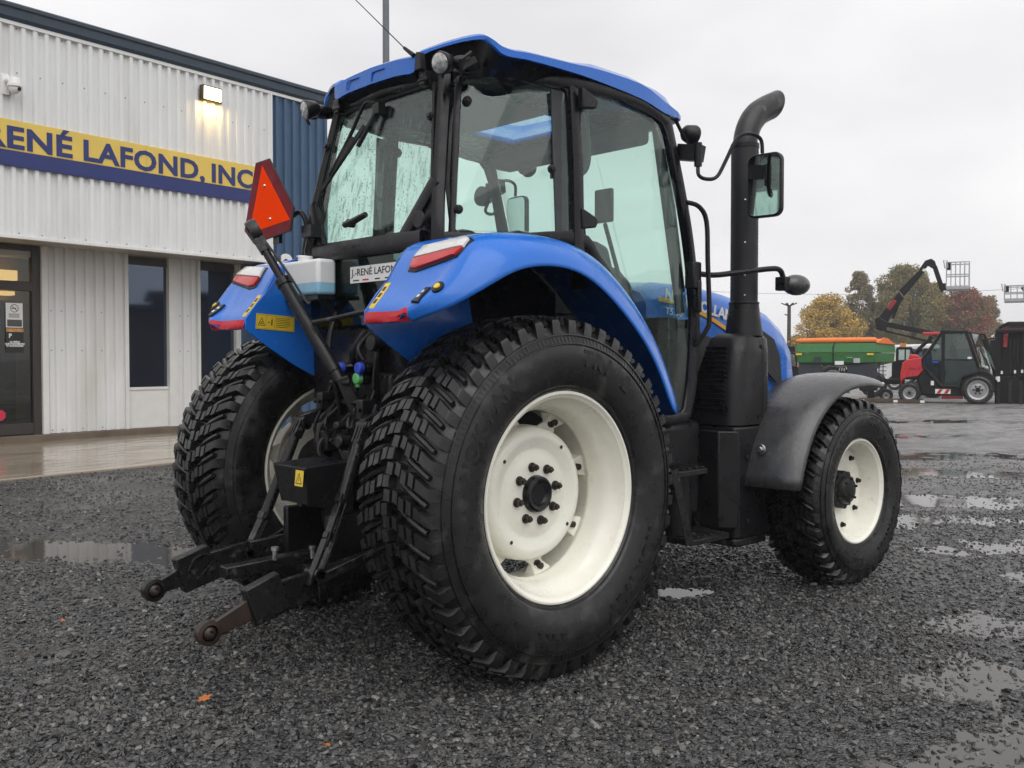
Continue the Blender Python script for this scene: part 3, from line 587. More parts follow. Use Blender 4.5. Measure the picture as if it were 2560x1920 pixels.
def make_wheel(name, loc, rz, Rt, rf, sf, tw, NP, front=False, lug=0.042):
    H = Rt - lug - rf; rb = Rt - lug; Wm = tw + 0.045
    Y = lambda p: [(r, -s) for r, s in p]
    # ---- rim barrel and disc: the wheel itself
    m = MB()
    t = rf / 0.457
    barrel = [(rf - 0.004, sf), (rf, sf - 0.004), (rf, sf - 0.012), (rf - 0.02, sf - 0.016), (rf - 0.03, sf - 0.06), (rf - 0.05 * t, sf - 0.085), (rf - 0.072 * t, sf - 0.13), (rf - 0.072 * t, -sf + 0.10), (rf - 0.03, -sf + 0.055), (rf - 0.02, -sf + 0.016), (rf, -sf + 0.012), (rf, -sf)]
    barrel = barrel[:7] + [(rf - .072 * t, sf - .17), (rf - .079 * t, sf - .18), (rf - .079 * t, sf - .20), (rf - .072 * t, sf - .21)] * (0 if front else 1) + barrel[7:]
    inner = [(r - 0.009, s) for r, s in reversed(barrel[3:-2])]
    inner = [(rf - 0.012, -sf)] + inner + [(rf - 0.022, sf - 0.012), (rf - 0.012, sf)]
    # small rolled ribs on the visible inside of the barrel
    m.lathe(Y(barrel + inner), 96, closed=True)
    if not front:
        disc = [(0.0, 0.045), (0.14, 0.045), (0.165, 0.04), (0.19, 0.03), (0.205, 0.03), (0.24, 0.05), (0.262, 0.052), (0.285, 0.04), (0.298, 0.01), (0.302, -0.05), (0.292, -0.05), (0.286, 0.005), (0.27, 0.036), (0.235, 0.034), (0.2, 0.014), (0.0, 0.02)]
        rd, rbr = 0.302, rf - 0.081
    else:
        disc = [(0.0, 0.012), (0.13, 0.012), (0.15, 0.014), (0.175, 0.03), (0.20, 0.034), (0.262, 0.034), (0.265, 0.02), (0.2, 0.018), (0.15, 0.0), (0.0, -0.006)]
        rd, rbr = 0.238, rf - 0.058
    m.lathe(Y(disc), 72)
    W = m.build(name, M['cream'], T, smooth=40)
    W.location = loc; W.rotation_euler = (0, 0, rz)
    # ---- brackets joining disc and barrel, with rusty bolts
    nb = 8
    if front:
        for k in range(8):
            a = 2 * math.pi * (k + .2) / 8; p = Vector((math.cos(a) * .226, 0, math.sin(a) * .226)); ax = Vector((0, -1, 0)); m = MB(); m.cyl(p + ax * .03, p + ax * .042, .017, n=14); m.cyl(p + ax * .04, p + ax * .058, .013, n=6); m.build('wheel_bolt', M['dark'], W, bevel=.0015)
    for k in range(0 if front else nb):
        a = 2 * math.pi * (k + 0.32) / nb
        c, q = math.cos(a), math.sin(a)
        rad = Vector((c, 0, q)); tan = Vector((-q, 0, c)); ax = Vector((0, -1, 0))
        def P(r, tt, s): return rad * r + tan * tt + ax * s
        m = MB(); hw = 0.055 if not front else 0.032; s0 = -0.045 if not front else -0.02
        ring0 = [P(rd - 0.01, -hw * 1.2, s0), P(rd - 0.01, hw * 1.2, s0), P(rd - 0.01, hw * 1.2, s0 - 0.012), P(rd - 0.01, -hw * 1.2, s0 - 0.012)]
        ring1 = [P((rd + rbr) / 2, -hw * 0.6, s0 + 0.012), P((rd + rbr) / 2, hw * 0.6, s0 + 0.012), P((rd + rbr) / 2, hw * 0.6, s0 - 0.01), P((rd + rbr) / 2, -hw * 0.6, s0 - 0.01)]
        ring2 = [P(rbr + 0.004, -hw, s0 + 0.05), P(rbr + 0.004, hw, s0 + 0.05), P(rbr + 0.004, hw, s0 - 0.03), P(rbr + 0.004, -hw, s0 - 0.03)]
        m.loft([ring0, ring1, ring2], closed=True, cap=True)
        m.build('rim_bracket', M['cream'], W, bevel=0.004)
        m = MB(); rr = (rd + rbr) / 2 + 0.012
        m.cyl(P(rr, 0, s0 + 0.0), P(rr, 0, s0 + 0.042), 0.016 if not front else 0.013, n=6); m.cyl(P(rr, 0, s0 + 0.0), P(rr, 0, s0 + 0.018), 0.024 if not front else 0.018, n=14)
        m.build('bracket_bolt', M['rust'] if not front else M['dark'], W, bevel=0.002)
    # ---- hub and wheel bolts
    m = MB()
    if not front:
        m.lathe(Y([(0.0, 0.055), (0.045, 0.056), (0.05, 0.062), (0.055, 0.07), (0.068, 0.075), (0.078, 0.07), (0.083, 0.045)]), 40)
        m.build('hub', M['frame'], W)
        for k in range(8):
            a = 2 * math.pi * (k + 0.28) / 8; p = Vector((math.cos(a) * 0.122, 0, math.sin(a) * 0.122)); ax = Vector((0, -1, 0))
            m = MB(); m.cyl(p + ax * 0.045, p + ax * 0.054, 0.021, n=16); m.cyl(p + ax * 0.05, p + ax * 0.075, 0.0165, n=6); m.cyl(p + ax * 0.07, p + ax * 0.086, 0.0095, n=10)
            m.build('wheel_bolt', M['rust'], W, bevel=0.0015)
        for k in range(4):
            a = 2 * math.pi * k / 4 + 0.9; m = MB(); p = Vector((math.cos(a) * 0.25, 0, math.sin(a) * 0.25))
            m.cyl(p + Vector((0, -0.0525, 0)), p + Vector((0, -0.0535, 0)), 0.0085, n=12); m.build('disc_hole', M['ink'], W)
    else:
        prof = []
        for k in range(48):
            a = 2 * math.pi * k / 48; rr = 0.118 if (k % 4) < 2 else 0.105
            prof.append((math.cos(a) * rr, math.sin(a) * rr))
        F = frame((0, 0, 0), (1, 0, 0), (0, 0, 1))
        m.prism(prof, 0.01, 0.075, F); m.lathe(Y([(0.0, 0.115), (0.05, 0.113), (0.075, 0.105), (0.085, 0.09), (0.09, 0.07)]), 32)
        for k in range(6):
            a = 2 * math.pi * k / 6 + 0.3; p = Vector((math.cos(a) * 0.07, 0, math.sin(a) * 0.07)); m.cyl(p + Vector((0, -0.10, 0)), p + Vector((0, -0.118, 0)), 0.009, n=6)
        m.build('hub', M['dark'], W, bevel=0.003)
    # ---- tyre: carcass and moulded tread in one body of rubber
    m = MB()
    half = [(rf - 0.012, sf - 0.03), (rf - 0.006, sf - 0.014), (rf + 0.008, sf + 0.004), (rf + 0.018, sf + 0.006), (rf + 0.02, sf + 0.012), (rf + 0.10 * H, sf + 0.02), (rf + 0.3 * H, Wm - 0.012), (rf + 0.5 * H, Wm), (rf + 0.66 * H, Wm - 0.003),
            (rf + 0.70 * H, Wm - 0.008), (rf + 0.705 * H, Wm - 0.002), (rf + 0.72 * H, Wm - 0.003), (rf + 0.725 * H, Wm - 0.011), (rf + 0.83 * H, Wm - 0.021), (rf + 0.835 * H, Wm - 0.015), (rf + 0.855 * H, Wm - 0.017), (rf + 0.86 * H, Wm - 0.027),
            (rf + 0.95 * H, tw + 0.0), (rf + H, tw - 0.03), (rf + H + 0.004, tw * 0.5), (rf + H + 0.006, 0)]
    full = half + [(r, -s) for r, s in reversed(half[:-1])]
    m.lathe(Y(full), 144)
    pit = 2 * math.pi / NP
    lugs = [] 
    def curve(v): return 0.85 * (abs(v) / tw) ** 1.3
    def topr(v): return Rt - 0.016 * (v / tw) ** 2
    def blk(base, u0, u1, v0, v1, hi, sgn, jit=0.0):
        Vb = []; Vt = []
        ws = 0.10
        for (u, v) in ((u0, v0), (u1, v0), (u1, v1), (u0, v1)):
            a = base + pit * (u + curve(v)) + jit; s = v * sgn
            Vb.append((math.cos(a) * (rb - 0.012), -s, math.sin(a) * (rb - 0.012)))
        um, vm = (u0 + u1) / 2, (v0 + v1) / 2
        for (u, v) in ((u0, v0), (u1, v0), (u1, v1), (u0, v1)):
            u2 = u + (um - u) * ws; v2 = v + (vm - v) * ws * 0.7
            a = base + pit * (u2 + curve(v2)) + jit; s = v2 * sgn; r = rb + (topr(v2) - rb) * hi
            Vt.append((math.cos(a) * r, -s, math.sin(a) * r))
        F = [(4, 5, 6, 7), (0, 1, 5, 4), (1, 2, 6, 5), (2, 3, 7, 6), (3, 0, 4, 7)]
        if sgn > 0: F = [tuple(reversed(f)) for f in F]
        m.add(Vb + Vt, F)
    k1 = tw / 0.215
    for i in range(NP):
        for sgn in (1, -1):
            base = i * pit + (0.5 * pit if sgn < 0 else 0)
            j = random.uniform(-0.02, 0.02) * pit
            o1, o2, o3 = (random.uniform(-.03, .03) for _ in range(3))
            o4 = random.uniform(-.03, .03)
            blk(base, 0.10 + o1, 0.58 + o1, -0.014 * k1, 0.026 * k1, 1.0, sgn, j)
            blk(base, 0.00 + o2, 0.50 + o2, 0.037 * k1, 0.068 * k1, 0.92, sgn, j)
            blk(base, 0.09 + o3, 0.60 + o3, 0.078 * k1, 0.110 * k1, 1.0, sgn, j)
            blk(base, 0.00 + o4, 0.52 + o4, 0.120 * k1, 0.150 * k1, 0.95, sgn, j)
            # shoulder block runs down the side of the carcass
            u0, u1 = -0.02, 0.50
            v0, v1 = 0.161 * k1, tw + 0.012
            V = []
            for (u, v, r) in ((u0, v0, rb - 0.01), (u1, v0, rb - 0.01), (u1, v1 + 0.010, rb - 0.055 * k1), (u0, v1 + 0.010, rb - 0.055 * k1),
                              (u0 + 0.05, v0 + 0.003, topr(v0)), (u1 - 0.05, v0 + 0.003, topr(v0)), (u1 - 0.07, v1 - 0.004, topr(v1) - 0.006), (u0 + 0.07, v1 - 0.004, topr(v1) - 0.006),
                              (u1 - 0.03, v1 + 0.006, rb + 0.004), (u0 + 0.03, v1 + 0.006, rb + 0.004)):
                a = base + pit * (u + curve(v)) + j; V.append((math.cos(a) * r, -v * sgn, math.sin(a) * r))
            F = [(4, 5, 6, 7), (0, 1, 5, 4), (1, 2, 8, 6, 5), (2, 3, 9, 8), (8, 9, 7, 6), (3, 0, 4, 7, 9)]
            if sgn > 0: F = [tuple(reversed(f)) for f in F]
            m.add(V, F)
            # curved low rib in the groove
            pts = []
            for q in range(6):
                v = (0.06 + 0.15 * q / 5) * k1; a = base + pit * (0.77 + curve(v)) + j; r = rb + 0.006 + 0.010 * math.sin(math.pi * q / 5)
                pts.append((math.cos(a) * r, -v * sgn, math.sin(a) * r))
            m.tube(pts, 0.0115 * k1, 6)
            # fine radial serration between the two rings on the sidewall
            for q in range(4):
                a = base + pit * q / 4; r0, r1 = rf + 0.735 * H, rf + 0.82 * H
                s0 = Wm - 0.0125; s1 = Wm - 0.0205; da = 0.02 * pit + 0.0015
                V = []
                for (r, s, d) in ((r0, s0, -da), (r0, s0, da), (r1, s1, da + 0.006), (r1, s1, -da + 0.006)):
                    V.append((math.cos(a + d) * r, -(s + 0.003) * sgn, math.sin(a + d) * r))
                m.add(V, [(0, 1, 2, 3)])
    ty = m.build('tyre', M['tyre'], W, smooth=32)
    # ---- raised lettering on the outer sidewall
    def ring_text(s, a0, r, h, step):
        m = MB()
        for i, ch in enumerate(s):
            if ch == ' ': continue
            V, F = text_geo(ch, h / 0.729, 0.0009, 0.004, 'CENTER')
            a = a0 - i * step
            fr = frame((math.cos(a) * r, -(Wm - 0.0015), math.sin(a) * r), (math.sin(a), 0, -math.cos(a)), (math.cos(a), 0, math.sin(a)))
            m.add(V, F, fr)
        m.build('lettering', M['letter'], W, smooth=0)
    rm = rf + 0.40 * H
    hgt = 0.24 * H
    ring_text('NOKIAN', R(-22), rm, hgt, hgt / rm * 1.1)
    ring_text('NOKIAN', R(165), rm, hgt, hgt / rm * 1.1)
    for a_ in (-95, 80):
        ring_text('TRI', R(a_), rm, hgt, hgt / rm * 1.0); ring_text('2', R(a_) - 4 * hgt / rm, rm, hgt, hgt / rm)
    return W

ZR, ZF = 0.774, 0.562
make_wheel('rear_wheel', (0, -0.855, ZR), 0.0, 0.784, 0.457, 0.215, 0.215, 46, lug=0.044)
make_wheel('rear_wheel', (0, 0.855, ZR), math.pi, 0.784, 0.457, 0.215, 0.215, 46, lug=0.044)
make_wheel('front_wheel', (2.56, -0.965, ZF), R(-1.0), 0.572, 0.32, 0.166, 0.165, 36, True, 0.042)
make_wheel('front_wheel', (2.56, 0.965, ZF), math.pi - R(1.0), 0.572, 0.32, 0.166, 0.165, 36, True, 0.042)

# ------------------------------------------------------------------ rear fenders
CR = [(-.634, 1.512), (-.636, 1.566), (-.582, 1.618), (-.512, 1.704), (-.436, 1.845), (-.33, 1.890), (-.13, 1.905), (.08, 1.90), (.28, 1.86), (.46, 1.77), (.64, 1.62), (.79, 1.44), (.89, 1.26), (.945, 1.08)]
LP = [(-.634, -.845, 1.511), (-.632, -.875, 1.526), (-.588, -.97, 1.555), (-.54, -1.02, 1.588), (-.47, -1.06, 1.632), (-.37, -1.08, 1.69), (-.25, -1.085, 1.743), (-.04, -1.09, 1.761), (.13, -1.09, 1.725), (.28, -1.09, 1.64), (.44, -1.09, 1.52), (.57, -1.09, 1.395), (.67, -1.09, 1.245), (.75, -1.09, 1.09)]
def fender_rings():
    rings = []
    for (cx, cz), (lx, ly, lz) in zip(CR, LP):
        yc = -0.515 + (ly + 0.515) * 0.74
        c = Vector((cx, yc, cz)); l = Vector((lx, ly, lz))
        dr = Vector((l.x, 0, l.z - ZR)).normalized()
        e = l + dr * 0.045 + (c - l) * 0.18
        d = l + (c - l) * 0.62 + dr * 0.035
        rings.append([Vector((cx, -0.515, cz)), Vector((cx, -0.62, cz)), Vector((cx, yc * 0.75 - 0.515 * 0.25, cz)), c, d, e, l])
    return rings
m = MB(); m.loft(fender_rings())
fr_ = m.build('rear_fender', M['blue'], T, smooth=60, sub=2, solid=0.008)
fenders = [fr_, mirror_y(fr_)]
plate = [(-.634, 1.512), (-.634, 1.566), (-.575, 1.643), (-.503, 1.72), (-.435, 1.83), (-.33, 1.875), (-.1, 1.87), (-.02, 1.5), (-.13, 1.25), (-.19, 1.247), (-.25, 1.28), (-.36, 1.335), (-.5, 1.42)]
from mathutils.bvhtree import BVHTree
BV = BVHTree.FromObject(fr_, bpy.context.evaluated_depsgraph_get())
def skin(x, y, z, off=0.0):
    """point on the right fender's skin found by looking forward and slightly down"""
    p = Vector((x, y, z)); d = Vector((.9, .12, -.42)).normalized(); h = BV.ray_cast(p - d * .4, d)
    if h[0] is None: return p
    n = h[1] if h[1].dot(d) < 0 else -h[1]
    return h[0] + n * off
def ms(p, sg): return Vector((p[0], p[1] * (1 if sg < 0 else -1), p[2]))
def densify(P, n=4): return [Vector(a).lerp(Vector(b), k / n) for a, b in zip(P, P[1:] + P[:1]) for k in range(n)]
def skin_patch(name, poly, lo, hi, mt, fe, sg, bevel=0.0):
    Q = densify([Vector(p) for p in poly]); n = len(Q); cx = sum(Q, Vector()) / n
    rings = []
    for k, o in ((0.0, hi), (.5, hi), (.93, hi), (1.0, hi - .003), (1.02, lo)):
        rings.append([ms(skin(*(cx.lerp(q, max(k, .02))), o), sg) for q in Q])
    m = MB(); m.loft(rings, closed=True); m.f.append(list(range(n))); m.mi.append(0)
    return m.build(name, M[mt], fe, smooth=50, fixn=True)
for fe, sg in zip(fenders, (-1, 1)):
    m = MB(); m.prism([(x, z) for x, z in plate], -0.004, 0.004, frame((0, sg * 0.511, 0), (1, 0, 0), (0, 0, 1)))
    m.build('side_plate', M['blue'], fe, bevel=0.002)
    up = [(-.481, -.646, 1.790), (-.456, -.669, 1.845), (-.39, -.901, 1.849), (-.388, -.926, 1.834), (-.400, -.930, 1.790)]
    lo = [(-.402, -.930, 1.786), (-.418, -.912, 1.752), (-.486, -.697, 1.730), (-.494, -.655, 1.742), (-.482, -.646, 1.786)]
    al = [(-.489, -.636, 1.792), (-.457, -.658, 1.857), (-.384, -.905, 1.861), (-.379, -.940, 1.838), (-.412, -.926, 1.742), (-.488, -.698, 1.717), (-.504, -.644, 1.733)]
    skin_patch('lamp_housing', al, -.006, .006, 'black', fe, sg)
    skin_patch('clear_lens', up, .0, .018, 'clear', fe, sg)
    skin_patch('red_lens', lo, .0, .017, 'redlens', fe, sg)
    skin_patch('reflector', [(-.64, -.524, 1.517), (-.64, -.524, 1.566), (-.64, -.832, 1.561), (-.64, -.832, 1.516)], .0, .006, 'red', fe, sg)
    wl_ = [(-.622, -.527, 1.580), (-.622, -.562, 1.580), (-.53, -.562, 1.690), (-.53, -.527, 1.690)]
    skin_patch('warning_label', wl_, .0, .003, 'yellow', fe, sg)
    for q in (.25, .5, .75):
        c = Vector(wl_[0]).lerp(Vector(wl_[3]), q); skin_patch('label_symbol', [c + Vector(d) for d in ((-.008, -.008, -.01), (-.008, -.027, -.01), (.008, -.027, .01), (.008, -.008, .01))], .002, .0042, 'ink', fe, sg)
    skin_patch('rocker_switch', [(-.615, -.842, 1.575), (-.612, -.882, 1.572), (-.570, -.886, 1.645), (-.566, -.848, 1.650)], -.002, .010, 'black', fe, sg)
    for z in (1.597, 1.628): skin_patch('switch_symbol', [(-.6, -.858, z - .006), (-.6, -.870, z - .006), (-.59, -.870, z + .006), (-.59, -.858, z + .006)], .009, .0125, 'white', fe, sg)
    c = Vector((-.562, -.930, 1.640)); ringp = lambda r_: [c + Vector((.45 * math.sin(a) * r_, math.cos(a) * r_, .89 * math.sin(a) * r_)) for a in [2 * math.pi * k / 12 for k in range(12)]]
    skin_patch('button_ring', ringp(.028), -.002, .008, 'black', fe, sg); skin_patch('push_button', ringp(.014), .005, .013, 'yellow', fe, sg)
# printed safety plate on the left inner face
m = MB(); F = frame((-.575, .5055, 1.596), (1, 0, -0.06), (0.0, 0, 1)); m.add(*[[(0, -.078, -0.001), (.22, -.078, -.001), (.22, 0, -.001), (0, 0, -.001), (0, -.078, .001), (.22, -.078, .001), (.22, 0, .001), (0, 0, .001)], [(0, 3, 2, 1), (4, 5, 6, 7), (0, 1, 5, 4), (1, 2, 6, 5), (2, 3, 7, 6), (3, 0, 4, 7)]], M=F)
lab = m.build('safety_plate', M['yellow'], fenders[1])
m = MB()
def rectl(x0, x1, y0, y1, z=.0016):
    m.add([(x0, y0, z), (x1, y0, z), (x1, y1, z), (x0, y1, z)], [(0, 1, 2, 3)], F)
for x in (0.004, 0.055, 0.105, 0.215): rectl(x, x + .0012, -.074, -.004)
for y in (-.0745, -.005): rectl(.004, .216, y, y + .0012)
for i in range(6): rectl(.112, .112 + .095 * random.uniform(.7, 1), -.016 - i * .009, -.0135 - i * .009)
tri = [(0.012, -.058), (.049, -.058), (.0305, -.02)]
for i in range(3):
    a, b = Vector((*tri[i], 0)), Vector((*tri[(i + 1) % 3], 0)); d = (b - a).normalized() * .0012; p = Vector((-d.y, d.x, 0)) * 1.2
    m.add([(q.x, q.y, .0016) for q in (a - p, b - p, b + p, a + p)], [(0, 1, 2, 3)], F)
rectl(.02, .04, -.05, -.046); rectl(.026, .036, -.043, -.039)
rectl(.085, .092, -.055, -.025); rectl(.0865, .0905, -.023, -.018); rectl(.066, .076, -.043, -.038)
m.build('label_print', M['ink'], fenders[1], smooth=0)

# ------------------------------------------------------------------ cab
def mir(pts): return [(p[0], -p[1], p[2]) for p in pts]
cab = MB()
Ct, Cm, Cb = (-.125, -.435, 2.67), (-.228, -.512, 2.14), (-.262, -.545, 1.90)
Bt, Bb, Bl = (.43, -.715, 2.68), (.415, -.762, 1.95), (.43, -.76, 1.70)
At, Am, Ab, As = (1.185, -.70, 2.64), (1.315, -.712, 2.22), (1.445, -.705, 1.56), (1.375, -.70, 1.05)
for sgn in (1, -1):
    S = (lambda p: p) if sgn == 1 else (lambda p: (p[0], -p[1], p[2]))
    no = (0, -sgn, 0); nd = (-.75, -.66 * sgn, 0)
    cab.ribbon(smooth_path([S(Ct), S(Cm), S(Cb), S((-.24, -.50, 1.70))], 4), 0.056, 0.045, nd)
    cab.ribbon([S((-.085, -.482, 2.67)), S((-.19, -.556, 1.92))], 0.03, 0.03, nd)
    cab.ribbon([S(Bt), S((.425, -.745, 2.3)), S(Bb), S(Bl)], 0.068, 0.05, no)
    cab.ribbon(smooth_path([S(At), S(Am), S((1.40, -.71, 1.9)), S(Ab), S((1.43, -.70, 1.25)), S(As)], 4), 0.06, 0.05, no)
    cab.ribbon(smooth_path([S((-.10, -.46, 2.68)), S((.1, -.60, 2.69)), S((.43, -.72, 2.69)), S((.8, -.735, 2.695)), S((1.02, -.725, 2.675)), S(At)], 4), 0.066, 0.05, no)
    cab.ribbon(smooth_path([S(Cb), S((.05, -.665, 1.91)), S((.415, -.762, 1.94)), S((.56, -.75, 1.85)), S((.74, -.74, 1.69)), S((.92, -.73, 1.47)), S((1.05, -.72, 1.2)), S((1.12, -.71, 1.05)), S(As)], 4), 0.06, 0.045, no)
    cab.ribbon([S((-.235, -.505, 2.17)), S((-.29, -.345, 1.93))], 0.06, 0.04, (-1, 0, 0))
    cab.shell([S((-.245, -.50, 2.13)), S((-.29, -.35, 1.93)), S((-.29, -.33, 1.87)), S((-.25, -.545, 1.87))], (0.02, 0, 0))
cab.ribbon([(-.13, -.45, 2.672), (-.15, 0, 2.69), (-.13, .45, 2.672)], 0.06, 0.05, (-1, 0, 0))
cab.ribbon([(-.29, -.48, 1.900), (-.305, 0, 1.900), (-.29, .48, 1.900)], 0.085, 0.05, (-1, 0, 0))
cab.tube([(1.185, -.70, 2.64), (1.30, 0, 2.65), (1.185, .70, 2.64)], 0.03, 8)
cab.bar((1.43, -.68, 1.56), (1.43, .68, 1.56), 0.05, 0.05)
cabf = cab.build('cab_frame', M['frame'], T, smooth=50)
# frosted posts seen inside the glass edges (inner trims)
for sgn in (1, -1):
    m = MB(); m.bar((.352, sgn * .695, 2.64), (.345, sgn * .735, 1.96), 0.095, 0.012, up=(0, 1, 0)); m.build('post_trim', M['liner'], cabf, bevel=0.004)
    m = MB(); m.bar((1.16, sgn * .66, 2.60), (1.38, sgn * .66, 1.62), 0.05, 0.03, up=(0, 1, 0)); m.build('post_trim', M['liner'], cabf, bevel=0.004)
# cab body: floor, bulkheads and inner wheel arches
m = MB()
m.bb((-.25, -.50, 1.16), (1.36, .50, 1.22)); m.bb((1.33, -.62, 1.05), (1.42, .62, 1.60))
for s in (-1, 1):
    m.bb((-.22, s * .505, 1.2), (.55, s * .47, 1.88)); m.bb((.40, s * .50, 1.20), (.55, s * .72, 1.55))
m.bb((-.25, -.50, 1.20), (-.2, .50, 1.52))
m.build('cab_floor', M['frame'], T, bevel=0.01)
# roof lining and black recess under the roof
PATH = [(-.235, 0, 2.70, 2.778), (-.23, -.2, 2.698, 2.772), (-.222, -.325, 2.692, 2.762), (-.20, -.352, 2.765, 2.785), (-.13, -.5, 2.80, 2.814), (-.07, -.62, 2.806, 2.824), (-.056, -.68, 2.772, 2.797), (-.03, -.72, 2.727, 2.760), (.02, -.75, 2.714, 2.744), (.10, -.765, 2.716, 2.748),
        (.364, -.77, 2.718, 2.758), (.57, -.77, 2.712, 2.77), (.9, -.765, 2.692, 2.766), (1.12, -.745, 2.662, 2.722), (1.335, -.69, 2.672, 2.692), (1.44, -.5, 2.68, 2.70), (1.50, -.25, 2.69, 2.712), (1.52, 0, 2.69, 2.715)]
def full_path(sub=3):
    h = smooth_path([Vector(p[:3]) for p in PATH], sub); u = smooth_path([Vector((p[0], p[1], p[3])) for p in PATH], sub)
    L = [(a, b) for a, b in zip(h, u)]
    Lm = [(Vector((a.x, -a.y, a.z)), Vector((b.x, -b.y, b.z))) for a, b in reversed(L[1:-1])]
    return L + Lm
FP = full_path()
HX0, HX1, HY = .70, 1.30, .52
def to_rect(p, x0=.70, x1=1.30, hy=.52):
    c = Vector(((x0 + x1) / 2, 0)); d = Vector((p.x, p.y)) - c; k = max(abs(d.x) / ((x1 - x0) / 2), abs(d.y) / hy); q = c + d / k; return q.x, q.y
LOW = dict(x0=.66, x1=1.04, hy=.31)
rings = [[] for _ in range(8)]
for a, b in FP:
    hx_, hy_ = to_rect(b); cen = Vector((hx_, hy_, 2.85))
    inn = (Vector((min(max(a.x, .15), 1.1), 0, a.z)) - a); inn.z = 0; inn.normalize()
    rings[0].append(a + inn * .05 + Vector((0, 0, .004))); rings[1].append(a); rings[2].append(b)
    rings[3].append(b + inn * .03 + Vector((0, 0, .016)))
    for k, f in ((4, .35), (5, .7), (6, 1.0)):
        p = (b + inn * .03).lerp(cen, f); p.z = b.z + .016 + (2.86 - b.z - .016) * (1 - (1 - f) ** 2.2) - (.05 if k == 6 else 0); rings[k].append(p)
    rings[7].append(Vector((*to_rect(b, **LOW), 2.672)))
m = MB(); m.loft(rings, closed=True); n = len(FP)
roof = m.build('cab_roof', M['blue'], T, smooth=45)
m = MB(); r0, r1, r2, r3 = [], [], [], []
for a, b in FP:
    inn = Vector((min(max(a.x, .15), 1.1), 0, a.z)) - a; inn.z = 0; inn.normalize()
    r0.append(a + inn * .022 + Vector((0, 0, .002))); r1.append(a + inn * .05 + Vector((0, 0, -.012 if a.z < 2.74 else -.03))); q = a + inn * (.10 if a.x > 0.05 else .12); q.z = 2.655; r2.append(q)
    r3.append(Vector((*to_rect(b, **LOW), 2.668)))
m.loft([r0, r1, r2, r3], closed=True)
m.build('roof_lining', M['black'], T, smooth=40)
m = MB(); m.bb((HX0, -HY, 2.797), (HX1, HY, 2.803)); m.build('roof_hatch', M['glass'], T)
m = MB(); m.tube([(.66, -.31, 2.668), (1.04, -.31, 2.668), (1.04, .31, 2.668), (.66, .31, 2.668), (.66, -.31, 2.668)], .018, 8); m.build('hatch_frame', M['blue'], T)
# raised panels on the rear edge of the roof
m = MB()
for y0, y1 in ((.20, .10), (-.01, -.11)):
    m.tube(smooth_path([(-.236, y0, 2.712), (-.238, y0 - .008, 2.745), (-.238, y0 - .03, 2.753), (-.238, y1, 2.752)], 3), 0.004, 6)
m.build('roof_rib', M['blue'], roof)
# panes
def pane(name, pts, off, mt, par=T):
    m = MB(); m.shell(pts, off); return m.build(name, M[mt], par, smooth=0)
rw = [(-.150, -.395, 2.640), (-.232, -.478, 2.165), (-.288, -.335, 1.94)]
pane('rear_window', rw + [(p[0], -p[1], p[2]) for p in reversed(rw)], (0.005, 0, 0), 'glasswet')
lw = [(-.292, -.46, 1.87), (-.285, -.46, 1.53)]
pane('lower_rear_window', lw + [(p[0], -p[1], p[2]) for p in reversed(lw)], (0.005, 0, 0), 'glassdark')
qw = [(-.075, -.478, 2.645), (.16, -.605, 2.650), (.40, -.708, 2.645), (.392, -.755, 1.975), (.1, -.68, 1.945), (-.18, -.548, 1.945)]
dw = [(.465, -.735, 2.650), (.8, -.745, 2.655), (1.03, -.73, 2.635), (1.165, -.708, 2.58), (1.300, -.716, 2.22), (1.39, -.715, 1.88), (1.42, -.71, 1.6), (1.36, -.705, 1.09), (1.16, -.712, 1.07), (1.07, -.72, 1.2), (.93, -.735, 1.48), (.75, -.745, 1.70), (.56, -.755, 1.86), (.465, -.762, 1.92)]
pane('quarter_window', qw, (0, 0.005, 0), 'glass'); pane('quarter_window', mir(qw), (0, -0.005, 0), 'glass')
pane('door_window', dw, (0, 0.005, 0), 'glass'); pane('door_window', mir(dw), (0, -0.005, 0), 'glass')
wsr = []
for k in range(9):
    y = -.66 + 1.32 * k / 8; b = .10 * (1 - (y / .66) ** 2); wsr.append([(1.20 + b, y, 2.63), (1.33 + b, y, 2.2), (1.45 + b, y, 1.6)])
m = MB(); m.loft(wsr); m.build('windscreen', M['glass'], T, solid=0.005)
# rubber seals round the side panes
for pts, nm in ((qw, 'window_seal'), (dw, 'door_frame')):
    for s in (1, -1):
        P = pts if s == 1 else mir(pts); m = MB()
        m.tube([Vector(p) + Vector((0, -0.004 * s, 0)) for p in smooth_path(P, 3, True)] + [Vector(P[0]) + Vector((0, -0.004 * s, 0))], 0.014 if nm == 'window_seal' else 0.013, 6)
        m.build(nm, M['black'], T)
m = MB(); P = rw + [(p[0], -p[1], p[2]) for p in reversed(rw)]
m.tube([Vector(p) + Vector((-.004, 0, 0)) for p in P + [P[0]]], 0.012, 6); m.build('window_seal', M['black'], T)
